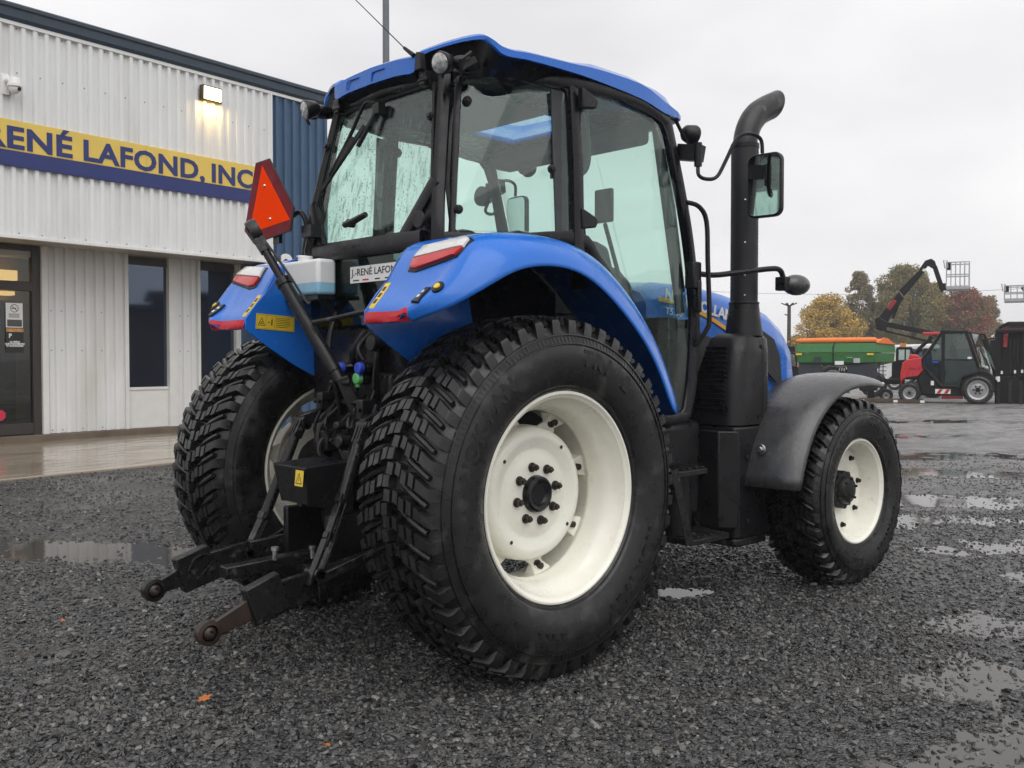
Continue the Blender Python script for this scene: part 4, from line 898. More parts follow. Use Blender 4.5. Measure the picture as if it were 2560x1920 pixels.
# knobs, hinges, latch
def knob(c, nrm, r=0.022):
    c = Vector(c); nrm = Vector(nrm).normalized(); m = MB(); m.cyl(c, c + nrm * .014, r, r * .9, 18); m.cyl(c + nrm * .012, c + nrm * .024, r * .55, n=14); m.build('window_knob', M['black'], T, bevel=0.003)
knob((-.185, -.408, 2.478), (-1, 0, .2)); knob((-.195, .43, 2.47), (-1, 0, .2)); knob((-.055, -.508, 2.555), (-.45, -.9, 0)); knob((-.165, -.572, 2.038), (-.45, -.9, 0)); knob((.275, -.728, 2.255), (-.3, -.95, 0))
for s in (-1, 1):
    for z in (2.60, 2.03):
        m = MB(); m.prism([(0, -.045), (.10, -.03), (.115, 0), (.10, .02), (0, .055)], -.018, .018, frame((.425, s * .775, z), (1, 0, 0), (0, 0, 1))); m.build('door_hinge', M['black'], T, bevel=0.008, seg=3)
    m = MB(); m.bb((-.20, s * .33, 2.63), (-.15, s * .375, 2.70)); m.cyl((-.19, s * .32, 2.655), (-.19, s * .385, 2.655), 0.014); m.build('window_hinge', M['black'], T, bevel=0.006)
m = MB(); m.cyl((-.315, .03, 2.02), (-.35, .03, 2.02), 0.02); m.tube([(-.345, .06, 2.015), (-.35, 0, 2.02), (-.35, -.12, 2.045)], [.016, .018, .014], 8); m.build('rear_window_handle', M['black'], T)
# wiper
m = MB(); m.tube(smooth_path([(-.185, .0, 2.60), (-.205, .03, 2.625), (-.205, .10, 2.62), (-.22, .2, 2.48), (-.255, .33, 2.30)], 4), 0.010, 8)
m.tube([(-.185, 0.01, 2.585), (-.21, .06, 2.50), (-.225, .12, 2.42)], 0.012, 8); m.box((-.185, .0, 2.59), (.04, .05, .05)); m.build('wiper_arm', M['black'], T)
m = MB(); m.bar((-.2, .10, 2.52), (-.262, .39, 2.235), 0.012, 0.022); m.bar((-.215, .17, 2.47), (-.25, .33, 2.30), 0.016, 0.03); m.build('wiper_blade', M['black'], T)
# rear lower bar, handles at the sill
m = MB(); m.cyl((-.30, -.47, 1.99), (-.315, -.47, 1.99), 0.04, n=20); m.build('vent_cap', M['black'], T, bevel=0.004)
# dealer sticker on the lower pane
m = MB(); m.bb((-.2985, .085, 1.735), (-.2965, -.345, 1.815)); st = m.build('dealer_sticker', M['white'], T)
m = MB(); F = frame((-.2992, .075, 1.770), (0, -1, 0), (0, 0, 1)); m.add(*text_fit('J.-RENÉ LAFOND', .40, .034, .0003, .012), M=F); m.build('sticker_lettering', M['ink'], st, smooth=0)
m = MB()
for k, (y, wd, mt) in enumerate(((.06, .05, 0), (-.02, .05, 0), (-.12, .04, 0), (-.2, .05, 0), (-.28, .05, 0))): m.bb((-.2993, y, 1.744), (-.2988, y - wd, 1.750))
m.build('sticker_print', M['ink'], st)
m = MB(); m.bb((-.2995, -.02, 1.744), (-.2990, -.07, 1.751)); m.build('sticker_print', M['red'], st)

# roof lamps
def round_lamp(name, c, d, r=.062, body=.075):
    c = Vector(c); d = Vector(d).normalized(); m = MB()
    P = [c - d * body, c - d * body * .75, c - d * body * .2, c, c + d * .01]; m.tube(P, [r * .45, r * .8, r, r * 1.06, r * 1.0], 24)
    L = m.build(name, M['black'], T, smooth=50)
    m = MB(); m.tube([c + d * .0095, c + d * .014, c + d * .017], [r * .92, r * .8, r * .1], 24); m.build('lens', M['lens'], L, smooth=60)
    return L
for s in (-1, 1):
    lampd = Vector((-.93, s * .18, -.22))
    m = MB(); m.ball((-.13, s * .585, 2.690), (.08, .045, .036), 16); m.build('lamp_pod', M['black'], T, smooth=60)
    L = round_lamp('work_lamp', (-.25, s * .556, 2.676), lampd, .049)
    m = MB(); m.bar((-.18, s * .60, 2.66), (-.12, s * .64, 2.70), .03, .03); m.tube([(-.19, s * .62, 2.62), (-.21, s * .645, 2.68), (-.16, s * .655, 2.72)], .009, 6); m.build('lamp_bracket', M['black'], L)
    L = round_lamp('front_work_lamp', (1.50, s * .655, 2.62), (1, s * .25, -.15), .055)
    m = MB(); m.tube([(1.33, s * .66, 2.675), (1.40, s * .655, 2.61), (1.43, s * .655, 2.585), (1.46, s * .655, 2.59)], .011, 6); m.build('lamp_bracket', M['black'], L)
# aerial
m = MB(); m.prism([(-.02, -.045), (.028, -.045), (.016, .03), (-.008, .035)], -.016, .016, frame((-.215, -.36, 2.74), (0, -1, 0), (0, 0, 1)))
m.cyl((-.225, -.33, 2.765), (-.235, -.27, 2.812), .012, .008, 8); m.cyl((-.235, -.27, 2.812), (-.30, .05, 3.115), .0028, .0022, 6); m.build('aerial', M['black'], T)

# mirrors
def mk_mirror(s):
    m = MB()
    m.bar((1.30, s * .70, 2.49), (1.33, s * .84, 2.465), .05, .085); m.cyl((1.23, s * .85, 2.50), (1.23, s * .85, 2.40), .022, n=14) if False else m.cyl((1.30, s * .83, 2.52), (1.30, s * .83, 2.395), .021, n=14)
    arm = [(1.30, s * .83, 2.40), (1.285, s * .845, 2.345), (1.33, s * .86, 2.328), (1.40, s * .88, 2.345), (1.45, s * .90, 2.43), (1.50, s * .93, 2.545), (1.545, s * .95, 2.585), (1.63, s * .965, 2.595), (1.685, s * .975, 2.57), (1.69, s * .98, 2.50)]
    m.tube(smooth_path(arm, 4), .0105, 8)
    A = m.build('mirror_arm', M['black'], T)
    nrm = Vector((-.99, s * .06, -.03)).normalized(); xx = Vector((0, 0, 1)).cross(nrm).normalized(); F = frame((1.70, s * .985, 2.325), xx, (0, 0, 1))
    def rr(w, h, r): 
        out = []
        for cx, cy, a0 in ((w - r, h - r, 0), (-w + r, h - r, 90), (-w + r, -h + r, 180), (w - r, -h + r, 270)):
            for k in range(5): a = R(a0 + k * 22.5); out.append((cx + r * math.cos(a), cy + r * math.sin(a)))
        return out
    m = MB(); m.prism(rr(.104, .176, .045), -.035, .0, F); m.build('mirror_housing', M['black'], A, bevel=.006)
    m = MB(); m.prism(rr(.094, .165, .036), .0, .0025, F); m.build('mirror_glass', M['mirror'], A)
mk_mirror(-1); mk_mirror(1)
# grab handles and front indicator arms
for s in (-1, 1):
    m = MB(); m.tube(smooth_path([(1.33, s * .73, 2.22), (1.40, s * .765, 2.20), (1.445, s * .785, 2.12), (1.452, s * .79, 1.9), (1.47, s * .79, 1.60), (1.46, s * .78, 1.53), (1.43, s * .73, 1.44)], 4), .0135, 8); m.build('grab_handle', M['black'], T)
    m = MB(); m.tube(smooth_path([(1.33, s * .735, 2.20), (1.325, s * .745, 2.12), (1.37, s * .745, 1.9), (1.41, s * .74, 1.6)], 4), .011, 8); m.build('door_rail', M['black'], T)
    m = MB(); m.bb((1.36, s * .70, 1.75), (1.435, s * .765, 1.90)); m.bb((1.395, s * .735, 1.62), (1.425, s * .775, 1.80)); m.build('door_latch', M['black'], T, bevel=.01)
    m = MB(); m.tube(smooth_path([(1.44, s * .70, 1.845), (1.58, s * .74, 1.838), (1.75, s * .80, 1.86), (1.95, s * .875, 1.888), (2.02, s * .895, 1.885), (2.05, s * .90, 1.845), (2.05, s * .90, 1.80)], 4), .016, 8)
    A = m.build('indicator_arm', M['black'], T)
    m = MB(); m.bb((2.02, s * .865, 1.765), (2.075, s * .935, 1.845)); m.build('indicator_bracket', M['black'], A, bevel=.006)
    m = MB(); m.ball((2.165, s * .92, 1.803), (.112, .07, .062), 20); m.build('indicator_lamp', M['greyplastic'], A, smooth=60)

# interior
m = MB(); m.bb((.22, -.25, 1.55), (.72, .25, 1.68)); m.bb((.14, -.24, 1.62), (.28, .24, 2.02)); m.build('seat', M['seat'], T, bevel=.05, seg=3)
m = MB(); m.bb((.30, -.20, 1.22), (.65, .20, 1.56)); m.build('seat_base', M['black'], T, bevel=.02)
m = MB()
F = frame((.98, 0, 1.93), (0, 1, 0), (.86, 0, .5)); pts = [F @ Vector((math.cos(a) * .2, math.sin(a) * .2, 0)) for a in [2 * math.pi * k / 28 for k in range(29)]]
m.tube(pts, .016, 8); 
for a in (.3, 2.8, 4.7): m.cyl(F @ Vector((0, 0, -.02)), F @ Vector((math.cos(a) * .2, math.sin(a) * .2, 0)), .012, n=6)
m.cyl(F @ Vector((0, 0, 0)), (1.22, 0, 1.62), .035); m.build('steering_wheel', M['black'], T)
m = MB(); m.prism([(1.08, 1.55), (1.40, 1.55), (1.42, 1.80), (1.28, 1.90), (1.12, 1.84)], -.30, .30, frame((0, 0, 0), (1, 0, 0), (0, 0, 1))); m.build('dashboard', M['black'], T, bevel=.03, seg=3)
m = MB(); m.bb((.25, -.46, 1.60), (.80, -.30, 1.76)); m.tube([(.68, -.38, 1.75), (.70, -.385, 1.86), (.73, -.39, 1.92)], [.014, .014, .024], 8); m.tube([(.55, -.40, 1.75), (.56, -.40, 1.88)], [.01, .02], 8); m.tube([(.48, -.40, 1.75), (.49, -.40, 1.86)], [.01, .018], 8); m.build('side_console', M['black'], T, bevel=.02)
m = MB(); m.prism([(0, 0), (.11, .02), (.16, .14), (.15, .30), (.05, .36), (-.02, .2)], -.06, .06, frame((.78, -.55, 1.62), (1, 0, .3), (0, 0, 1))); m.build('armrest_pad', M['seat'], T, bevel=.03, seg=3)
m = MB(); m.tube(smooth_path([(.62, -.62, 2.60), (.64, -.62, 2.48), (.64, -.62, 2.35), (.60, -.60, 2.30), (.45, -.60, 2.33)], 4), .022, 8); m.build('grab_rail', M['liner'], T)
m = MB(); m.bb((1.12, -.05, 2.43), (1.14, .10, 2.53)); m.cyl((1.14, .02, 2.5), (1.2, .02, 2.62), .008); m.build('inner_mirror', M['black'], T, bevel=.012)
m = MB(); m.cyl((.98, .52, 2.36), (.95, .52, 2.36), .06, n=18); m.cyl((.96, .52, 2.36), (1.1, .60, 2.36), .012); m.build('fan', M['black'], T)
m = MB(); m.bb((1.08, -.56, 2.54), (1.24, .56, 2.65)); m.build('front_header', M['liner'], T, bevel=.03)
m = MB(); m.bb((-.05, -.38, 2.63), (.60, .38, 2.654)); m.build('headliner', M['liner'], T, bevel=.02)
m = MB(); m.bb((.86, -.06, 2.05), (.90, .14, 2.22)) if False else m.bb((.95, -.52, 2.10), (.98, -.40, 2.28)); m.cyl((.97, -.46, 2.10), (1.05, -.50, 1.8), .012); m.build('monitor', M['black'], T, bevel=.01)

# ------------------------------------------------------------------ bonnet and engine
st = [(1.46, .36, 1.80, 1.30), (1.7, .375, 1.845, 1.25), (2.0, .38, 1.845, 1.2), (2.3, .375, 1.82, 1.15), (2.6, .365, 1.775, 1.1), (2.85, .35, 1.71, 1.08), (3.05, .33, 1.62, 1.06), (3.17, .31, 1.52, 1.05), (3.25, .28, 1.38, 1.04), (3.29, .25, 1.15, 1.03)]
rg = []
for x, hw, zt, zb_ in st:
    rg.append([(x, -hw, zb_), (x, -hw, zb_ + .6 * (zt - zb_)), (x, -hw * .985, zt - .11), (x, -hw * .86, zt - .045), (x, -hw * .6, zt - .012), (x, 0, zt), (x, hw * .6, zt - .012), (x, hw * .86, zt - .045), (x, hw * .985, zt - .11), (x, hw, zb_ + .6 * (zt - zb_)), (x, hw, zb_)])
m = MB(); m.loft(rg); m.f.append([10, 9, 8, 7, 6, 5, 4, 3, 2, 1, 0]); m.mi.append(0); e = len(m.v); m.f.append(list(range(e - 11, e))); m.mi.append(0)
hood = m.build('bonnet', M['blue'], T, smooth=50)
for s in (-1, 1):
    Fh = frame((0, s * .382, 0), (1, 0, 0), (0, 0, 1))
    m = MB(); m.prism([(1.46, 1.60), (1.70, 1.585), (1.91, 1.545), (2.15, 1.478), (2.42, 1.39), (2.45, 1.0), (1.46, 1.0)], -.004, .004, Fh); m.build('side_panel', M['engine'], hood, bevel=.003)
    m = MB(); m.prism([(2.50, 1.59), (2.66, 1.562), (2.82, 1.50), (2.90, 1.38), (2.93, 1.15), (2.70, 1.30), (2.52, 1.42)], -.006, .004, Fh); m.build('side_grille', M['engine'], hood, bevel=.003)
Fh = frame((1.60, -.386, 1.720), (1, 0, -.16), (0, 0, 1))
m = MB(); m.add(*text_fit('NEW HOLLAND', .80, .068, .0006, .04, .95), M=Fh); m.build('bonnet_lettering', M['white'], hood, smooth=0)
m = MB(); Fs = frame((0, -.3855, 0), (1, 0, 0), (0, 0, 1)); m.prism([(1.54, 1.706), (1.75, 1.690), (1.92, 1.650), (2.10, 1.597), (2.35, 1.505), (2.35, 1.532), (2.10, 1.624), (1.92, 1.677), (1.75, 1.717), (1.54, 1.732)], -.0005, .0007, Fs); m.build('bonnet_stripe', M['stripe'], hood)
m = MB(); m.add(*text_fit('T5.90', .17, .042, .0006, .004), M=frame((1.605, -.386, 1.635), (1, 0, -.10), (.12, 0, 1))); m.build('model_lettering', M['white'], hood, smooth=0)
m = MB(); m.bb((1.35, -.26, .55), (2.95, .26, 1.30)); m.bb((2.3, -.22, .42), (3.25, .22, .9)); m.bb((3.2, -.30, .55), (3.38, .30, .95)); m.cyl((2.56, -.85, ZF), (2.56, .85, ZF), .09); m.bb((2.44, -.80, .45), (2.68, .80, .62)); m.build('engine', M['dark'], T, bevel=.02)
for s in (-1, 1):
    m = MB(); m.cyl((2.56, s * .70, ZF), (2.56, s * .98, ZF), .12, .10, 20); m.bb((2.46, s * .66, .42), (2.66, s * .80, .76)); m.build('front_hub_carrier', M['dark'], T, bevel=.02)

# exhaust
EX, EY = 1.985, -.68
m = MB(); m.cyl((EX, EY, 1.50), (EX, EY, 1.70), .112, .086, 32); m.cyl((EX, EY, 1.69), (EX, EY, 1.705), .09, n=32); m.build('exhaust_skirt', M['black'], T, bevel=.004)
m = MB(); m.cyl((EX, EY, 1.70), (EX, EY, 2.635), .0805, n=40); exh = m.build('exhaust_guard', M['engine'], T)
m = MB()
for k in range(36):
    for i in range(40):
        a = 2 * math.pi * (k + .5 * (i % 2)) / 36; z = 1.73 + i * .022
        c = Vector((EX + math.cos(a) * .081, EY + math.sin(a) * .081, z)); n_ = Vector((math.cos(a), math.sin(a), 0)); t_ = Vector((-math.sin(a), math.cos(a), 0)); u_ = Vector((0, 0, 1))
        m.add([c + (t_ * math.cos(q) + u_ * math.sin(q)) * .0052 for q in [j * math.pi / 3 for j in range(6)]], [(0, 1, 2, 3, 4, 5)])
m.build('guard_perforation', M['ink'], exh, smooth=0)
tag(bpy.data.objects[exh.children[0].name], kind='stuff')
ep = smooth_path([(EX, EY, 2.60), (EX + .008, EY, 2.68), (EX + .05, EY, 2.765), (EX + .12, EY, 2.835), (EX + .21, EY, 2.885), (EX + .315, EY, 2.93)], 4)
er = [.070 + .008 * (k / (len(ep) - 1)) for k in range(len(ep))]
def stack_rings(shrink):
    out_ = []
    for i, p in enumerate(ep):
        dd = (ep[min(i + 1, len(ep) - 1)] - ep[max(i - 1, 0)]).normalized(); uu = Vector((0, 1, 0)); vv = dd.cross(uu); k = .75 * (i / (len(ep) - 1)) ** 6   # slanted mouth, upper lip furthest out
        out_.append([p + (uu * math.cos(a) + vv * math.sin(a)) * (er[i] - shrink) - dd * k * math.sin(a) * (er[i] - shrink) * (1 if vv.z < 0 else -1) for a in [2 * math.pi * j / 28 for j in range(28)]])
    return out_
ro, rin = stack_rings(0), stack_rings(.005)
m = MB(); m.loft(ro + list(reversed(rin)), closed=True)
tip = m.build('exhaust_tip', mat('sooty_steel', (.03, .03, .031), .38, metal=.5, var=.3, c2=(.10, .10, .10), s2=14, th=(.6, .72)), T, smooth=60)
m = MB(); m.cyl((EX, EY, 2.615), (EX, EY, 2.64), .084, n=40)
m.build('guard_ring', M['black'], T)
for z in (1.74, 1.86, 2.05, 2.3):
    m = MB(); a = R(215); c = Vector((EX + math.cos(a) * .08, EY + math.sin(a) * .08, z)); m.ball(c, .0075, 8); m.build('guard_screw', M['chrome'], exh)
# shroud with louvres under the stack
sh = []
for z, x0, x1, yo, yi in ((.985, 1.70, 2.06, -.82, -.47), (1.2, 1.72, 2.075, -.815, -.50), (1.4, 1.76, 2.09, -.805, -.56), (1.485, 1.79, 2.10, -.79, -.58), (1.515, 1.83, 2.08, -.765, -.60)):
    sh.append([(x0, yi, z), (x0, yo + .09, z), (x0 + .012, yo + .045, z), (x0 + .045, yo + .012, z), (x0 + .09, yo, z), (x1 - .06, yo, z), (x1 - .015, yo + .015, z), (x1, yo + .06, z), (x1, yi, z)])
m = MB(); m.loft(sh, closed=True, cap=True); shroud = m.build('exhaust_shroud', M['black'], T, smooth=40)
for i in range(14):
    z = 1.075 + i * .0275; t = (z - .985) / .5; x = 1.70 + .075 * t ** 1.3; y0, y1 = -.49 - .085 * t, -.735 + .03 * t
    m = MB(); m.bar((x - .001, y0, z), (x - .001, y1, z), .012, .0135); m.cyl((x - .002, y1, z), (x - .006, y1, z), .0068, n=8); m.build('louvre', M['frame'], shroud, bevel=.003)
m = MB(); 
for c in ((1.93, -.812, 1.03), (1.99, -.79, 1.44)): m.cyl(c, (c[0], c[1] - .015, c[2]), .012, n=10)
m.build('shroud_screw', M['link'], shroud)
m = MB(); m.tube([(1.975, -.826, 1.02), (1.99, -.822, 1.18), (2.0, -.81, 1.4), (2.0, -.795, 1.49)], .0025, 5); m.build('shroud_seam', M['ink'], shroud)
# battery box under it
m = MB(); m.prism([(1.70, -.80), (1.73, -.825), (2.03, -.825), (2.06, -.80), (2.06, -.40), (1.70, -.40)], .335, .975); bx = m.build('battery_box', M['black'], T, bevel=.012, seg=3)
m = MB(); m.prism([(1.62, -.75), (1.705, -.835), (1.705, -.45), (1.62, -.45)], .40, .955); m.build('box_flank', M['black'], bx, bevel=.008)
m = MB(); m.prism([(1.71, -.80), (1.74, -.82), (2.02, -.82), (2.05, -.79), (2.03, -.40), (1.73, -.40)], .285, .335); m.build('box_foot', M['link'], bx, bevel=.012)
for c in ((1.80, -.827, .80), (1.81, -.827, .43)):
    m = MB(); m.cyl(c, (c[0], c[1] - .01, c[2]), .016, n=14); m.build('box_screw', M['link'], bx, bevel=.002)
# steps
for (x0, x1, y0, y1, z) in ((1.06, 1.42, -.86, -.60, .775), (1.17, 1.60, -.88, -.62, .405)):
    m = MB(); m.prism([(x0, y1), (x0 + .02, y0 + .01), (x0 + .08, y0 - .01), (x1 - .06, y0), (x1, y1)], z - .03, z); 
    for k in range(5): m.bb((x0 + .06 + k * .06, y0 + .03, z), (x0 + .08 + k * .06, y1 - .02, z + .008))
    m.build('step', M['link'], T, bevel=.006)
m = MB(); m.bar((1.06, -.86, .79), (1.17, -.88, .39), .006, .05); m.build('step_bracket', M['link'], T)
m = MB(); m.bar((1.43, -.62, .8), (1.62, -.62, .4), .02, .05); m.build('step_bracket', M['link'], T)
m = MB(); m.bb((.62, -.66, .45), (1.60, -.30, 1.02)); m.build('fuel_tank', M['black'], T, bevel=.05, seg=3)
m = MB(); m.bb((.62, .66, .45), (1.60, .30, 1.02)); m.build('fuel_tank', M['black'], T, bevel=.05, seg=3)
m = MB(); m.cyl((1.3, -.68, .40), (1.3, -.68, .74), .10, n=20); m.build('air_tank', M['black'], T, bevel=.01)

# ------------------------------------------------------------------ front fenders
FO = [(1.845, .63), (1.885, .75), (1.945, .88), (2.035, 1.0), (2.17, 1.10), (2.315, 1.170), (2.46, 1.200), (2.61, 1.208), (2.75, 1.203), (2.86, 1.190)]
rg = []
for i, (x, z) in enumerate(FO):
    d = Vector((x - 2.50, 0, z - .55)).normalized(); fl = .012
    o = Vector((x, -1.135, z)); k = i / 9
    rg.append([o - d * .012, o + Vector((0, -.004, 0)) + d * .012, o + Vector((0, .035, 0)) + d * .042, o + Vector((.02 * k, .12, 0)) + d * .068, o + Vector((.04 * k, .24, 0)) + d * .075, o + Vector((.05 * k, .38, 0)) + d * .07, o + Vector((.05 * k, .43, 0)) + d * .05])
m = MB(); m.loft(rg); ff = m.build('front_fender', M['greyplastic'], T, smooth=60, sub=1, solid=.006)
ff2 = mirror_y(ff)
for f_, s in ((ff, -1), (ff2, 1)):
    m = MB(); m.cyl((1.835, s * .90, .85), (1.805, s * .90, .85), .016, n=10); m.cyl((1.835, s * .90, .85), (1.82, s * .90, .85), .03, n=14); m.build('fender_bolt', M['chrome'], f_, bevel=.002)
    m = MB(); m.tube([(2.55, s * .70, .6), (2.5, s * .72, 1.15), (2.5, s * 1.0, 1.24)], .02, 8); m.build('fender_stay', M['black'], f_)
m = MB(); m.cyl((2.9, -1.08, 1.20), (2.98, -1.07, 1.205), .008, n=8); m.ball((2.985, -1.07, 1.205), .013, 8); m.build('fender_pin', M['chrome'], ff)

# ------------------------------------------------------------------ rear end, hydraulics and hitch
m = MB(); m.bb((-.36, -.26, .52), (.5, .26, 1.15)); m.bb((-.30, -.24, 1.10), (.1, .24, 1.3)); m.cyl((0, -.70, ZR), (0, .70, ZR), .135, n=28); m.bb((.4, -.24, .5), (1.5, .24, 1.15)); m.cyl((-.2, 0, .62), (-.46, 0, .62), .12, n=24); m.build('axle_housing', M['dark'], T, bevel=.025, seg=3)
for s in (-1, 1):
    m = MB(); m.cyl((0, s * .24, ZR), (0, s * .46, ZR), .20, .165, 28); m.cyl((0, s * .64, ZR), (0, s * .84, ZR), .15, n=28); m.build('axle_trumpet', M['dark'], T, bevel=.01)
m = MB(); m.cyl((-.30, -.24, 1.10), (-.30, .24, 1.10), .055, n=20); m.build('rock_shaft', M['dark'], T)
for s in (-1, 1):
    m = MB(); m.bar((-.28, s * .225, 1.11), (-.475, s * .262, 1.065), .04, .085, w1=.035, h1=.055); m.cyl((-.468, s * .225, 1.065), (-.468, s * .305, 1.065), .022, n=14); m.build('lift_arm', M['link'], T, bevel=.008)
    # lift rod: clevis, threaded bar, slotted lower yoke
    a = Vector((-.468, s * .265, 1.055)); b = Vector((-.60, s * .288, .74)); c = Vector((-.752, s * .305, .435))
    if s == 1: b = Vector((-.655, .300, .60)); c = Vector((-.765, .308, .44))
    d = (c - a).normalized()
    m = MB(); m.bar(a + d * .0, a + d * .09, .012, .05) ; m.cyl(a + d * .06, b, .025, .027, 14)
    for q in (-1, 1): m.bar(a - d * .02 + Vector((0, q * .022, 0)), a + d * .08 + Vector((0, q * .022, 0)), .012, .048, up=(1, 0, 0))
    for q in (-1, 1):
        o = Vector((0.019 * q, 0, .008 * q)); m.bar(b - d * .02 + o, b + d * .20 * (.7 if s == 1 else 1) + o, .046, .014, up=(1, 0, .3))
        m.bar(b + d * .16 * (.7 if s == 1 else 1) + o * 1.5, c + d * .03 + o * 1.5, .042, .014, up=(1, 0, .3))
    m.bar(b - d * .025, b + d * .012, .045, .055, up=(1, 0, .3)); m.bar(b + d * .15, b + d * .18, .036, .06, up=(1, 0, .3))
    m.prism([(0, 0), (.035, .01), (.01, -.11)], -.006, .006, frame(c + Vector((0, s * .015, 0)), (1, 0, 0), (0, 0, 1)))
    m.build('lift_rod', M['link'], T, bevel=.003)
# lower links
def lower_link(s, ball, bend, far):
    y = s * .292; m = MB()
    P0 = Vector((ball[0], y, ball[1])); P1 = Vector((bend[0], y, bend[1])); P2 = Vector((far[0], s * .275, far[1])); P3 = Vector((-.12, s * .24, .50))
    d = (P1 - P0).normalized()
    m.bar(P1 - d * .02, P2, .036, .155, h1=.11); m.bar(P2 + (P2 - P1).normalized() * -.01, P3, .034, .11, h1=.08)
    m.bar(P1 - d * .035 + Vector((0, 0, .012)), P1 + d * .13 + Vector((0, 0, .012)), .052, .165)
    A = m.build('lower_link', M['link'], T, bevel=.007)
    m = MB(); m.bar(P0 + d * .035, P1 + d * .03, .022, .062, h1=.10)
    m.build('link_claw', M['rust'] if s < 0 else M['link'], A, bevel=.005)
    m = MB(); ax = Vector((0, 1, 0)); rngp = [(.050, -.020), (.052, 0), (.050, .020), (.034, .024), (.032, 0), (.034, -.024)]
    m.lathe(rngp, 28, Matrix.Translation(P0), closed=True); m.build('link_eye', M['rust'] if s < 0 else M['link'], A, smooth=40)
    m = MB(); m.lathe([(.013, -.028), (.024, -.024), (.0325, 0), (.024, .024), (.013, .028)], 24, Matrix.Translation(P0), closed=True); m.build('link_ball', M['rust'], A, smooth=60)
    m = MB(); m.tube(smooth_path([P1 + Vector((.0, s * -.03, .02)), P1 + Vector((.03, s * -.032, .075)), P1 + Vector((.09, s * -.03, .085)), P1 + Vector((.12, s * -.03, .05)), P1 + Vector((.06, s * -.03, -.01))], 3), .006, 6); m.cyl(P1 + Vector((.05, -.04, -.02)), P1 + Vector((.05, .04, -.02)), .013, n=10); m.build('link_latch', M['chrome'] if False else M['link'], A)
lower_link(-1, (-1.239, .278), (-1.03, .345), (-.70, .40))
lower_link(1, (-1.208, .342), (-1.06, .385), (-.74, .45))
# check chains / stabilisers
for s in (-1, 1):
    m = MB(); m.bar((-.75, s * .33, .42), (-.35, s * .40, .55), .03, .04); m.cyl((-.55, s * .365, .485), (-.35, s * .40, .55), .018); m.build('stabiliser', M['link'], T, bevel=.004)
# drawbar and its frame
m = MB(); m.bar((-1.0, .05, .425), (-.2, .03, .455), .075, .055); m.build('drawbar', M['link'], T, bevel=.006)
m = MB(); m.bb((-.58, -.16, .40), (-.32, .22, .44)); m.bb((-.60, -.18, .44), (-.30, -.14, .66)); m.bb((-.60, .18, .44), (-.30, .22, .66)); m.bb((-.36, -.2, .44), (-.3, .22, .72)); m.build('drawbar_support', M['dark'], T, bevel=.008)
for p in ((-.585, -.02, .44), (-.77, .0, .455)):
    m = MB(); m.cyl(p, (p[0], p[1], p[2] + .05), .012, n=10); m.cyl((p[0], p[1], p[2] + .045), (p[0], p[1], p[2] + .06), .018, n=10); m.build('drawbar_pin', M['chrome'], T)
# power take-off guard
top = [(-.725, .078, .885), (-.52, .20, .885), (-.44, -.03, .885), (-.735, -.20, .885)]
m = MB(); top = [(-.72, .10, .885), (-.47, .14, .895), (-.47, -.18, .895), (-.73, -.20, .885)]
m.shell(top, (0, 0, -.008))
for a, b, lo in (((-.72, .10, .88), (-.47, .14, .89), .10), ((-.73, -.20, .88), (-.47, -.18, .89), .20)):
    s = 1 if a[1] > 0 else -1
    m.shell([a, b, (b[0], b[1] + s * .01, b[2] - .22), (a[0] + .03, a[1] - s * .02, a[2] - .17)], (0, s * -.006, 0))
m.shell([(-.72, .10, .88), (-.73, -.20, .88), (-.705, -.175, .715), (-.695, .065, .715)], (.006, 0, 0))
g = m.build('pto_guard', M['black'], T, bevel=.003, fixn=True)
m = MB(); F = frame((-.735, -.13, .865), (0, -1, 0), (0.10, 0, 1)); V = [(-.005, -.062, .0), (.06, -.062, 0), (.06, .008, 0), (-.005, .008, 0)]
m.add([(p[0], p[1], .001) for p in V] + [(p[0], p[1], -.001) for p in V], [(0, 1, 2, 3), (7, 6, 5, 4), (0, 4, 5, 1), (1, 5, 6, 2), (2, 6, 7, 3), (3, 7, 4, 0)], F); wl = m.build('warning_label', M['yellow'], g)
m = MB()
for (a, b) in (((.004, -.05), (.05, -.05)), ((.05, -.05), (.027, -.004)), ((.027, -.004), (.004, -.05)), ((.027, -.04), (.027, -.02))):
    a, b = Vector((*a, .0016)), Vector((*b, .0016)); d = (b - a).normalized() * .0018; p = Vector((-d.y, d.x, 0)); m.add([a - p, b - p, b + p, a + p], [(0, 1, 2, 3)], F)
m.build('label_symbol', M['ink'], wl, smooth=0)
m = MB(); m.cyl((-.45, -.03, .72), (-.66, -.03, .72), .032, n=18); m.build('pto_shaft', M['link'], T, bevel=.004)
# top link, stowed upright
a = Vector((-.60, .470, 1.995)); b = Vector((-.415, .0, 1.262)); d = (b - a).normalized()
m = MB(); m.cyl(a + d * .05, a + d * .34, .021, n=14); m.cyl(a + d * .30, b - d * .05, .034, n=18); m.cyl(a + d * .29, a + d * .33, .04, n=18); m.cyl(b - d * .1, b, .03, n=14)
tl = m.build('top_link', M['frame'], T, bevel=.004)
Fe = frame(a, d, Vector((.75, -.5, .1)).cross(d)); m = MB(); ex = Fe.to_3x3() @ Vector((0, 0, 1))
nn = ex; u_ = d; v_ = nn.cross(u_)
def ringpts(c, r, h): return None
m.lathe([(.060, -.026), (.066, 0), (.060, .026), (.034, .026), (.030, 0), (.034, -.026)], 28, Matrix(((u_.x, nn.x, v_.x, a.x), (u_.y, nn.y, v_.y, a.y), (u_.z, nn.z, v_.z, a.z), (0, 0, 0, 1))), closed=True)
m.bar(a + d * .05, a + d * .12, .05, .075, up=v_, h1=.045); m.build('top_link_eye', M['link'], tl, smooth=50)
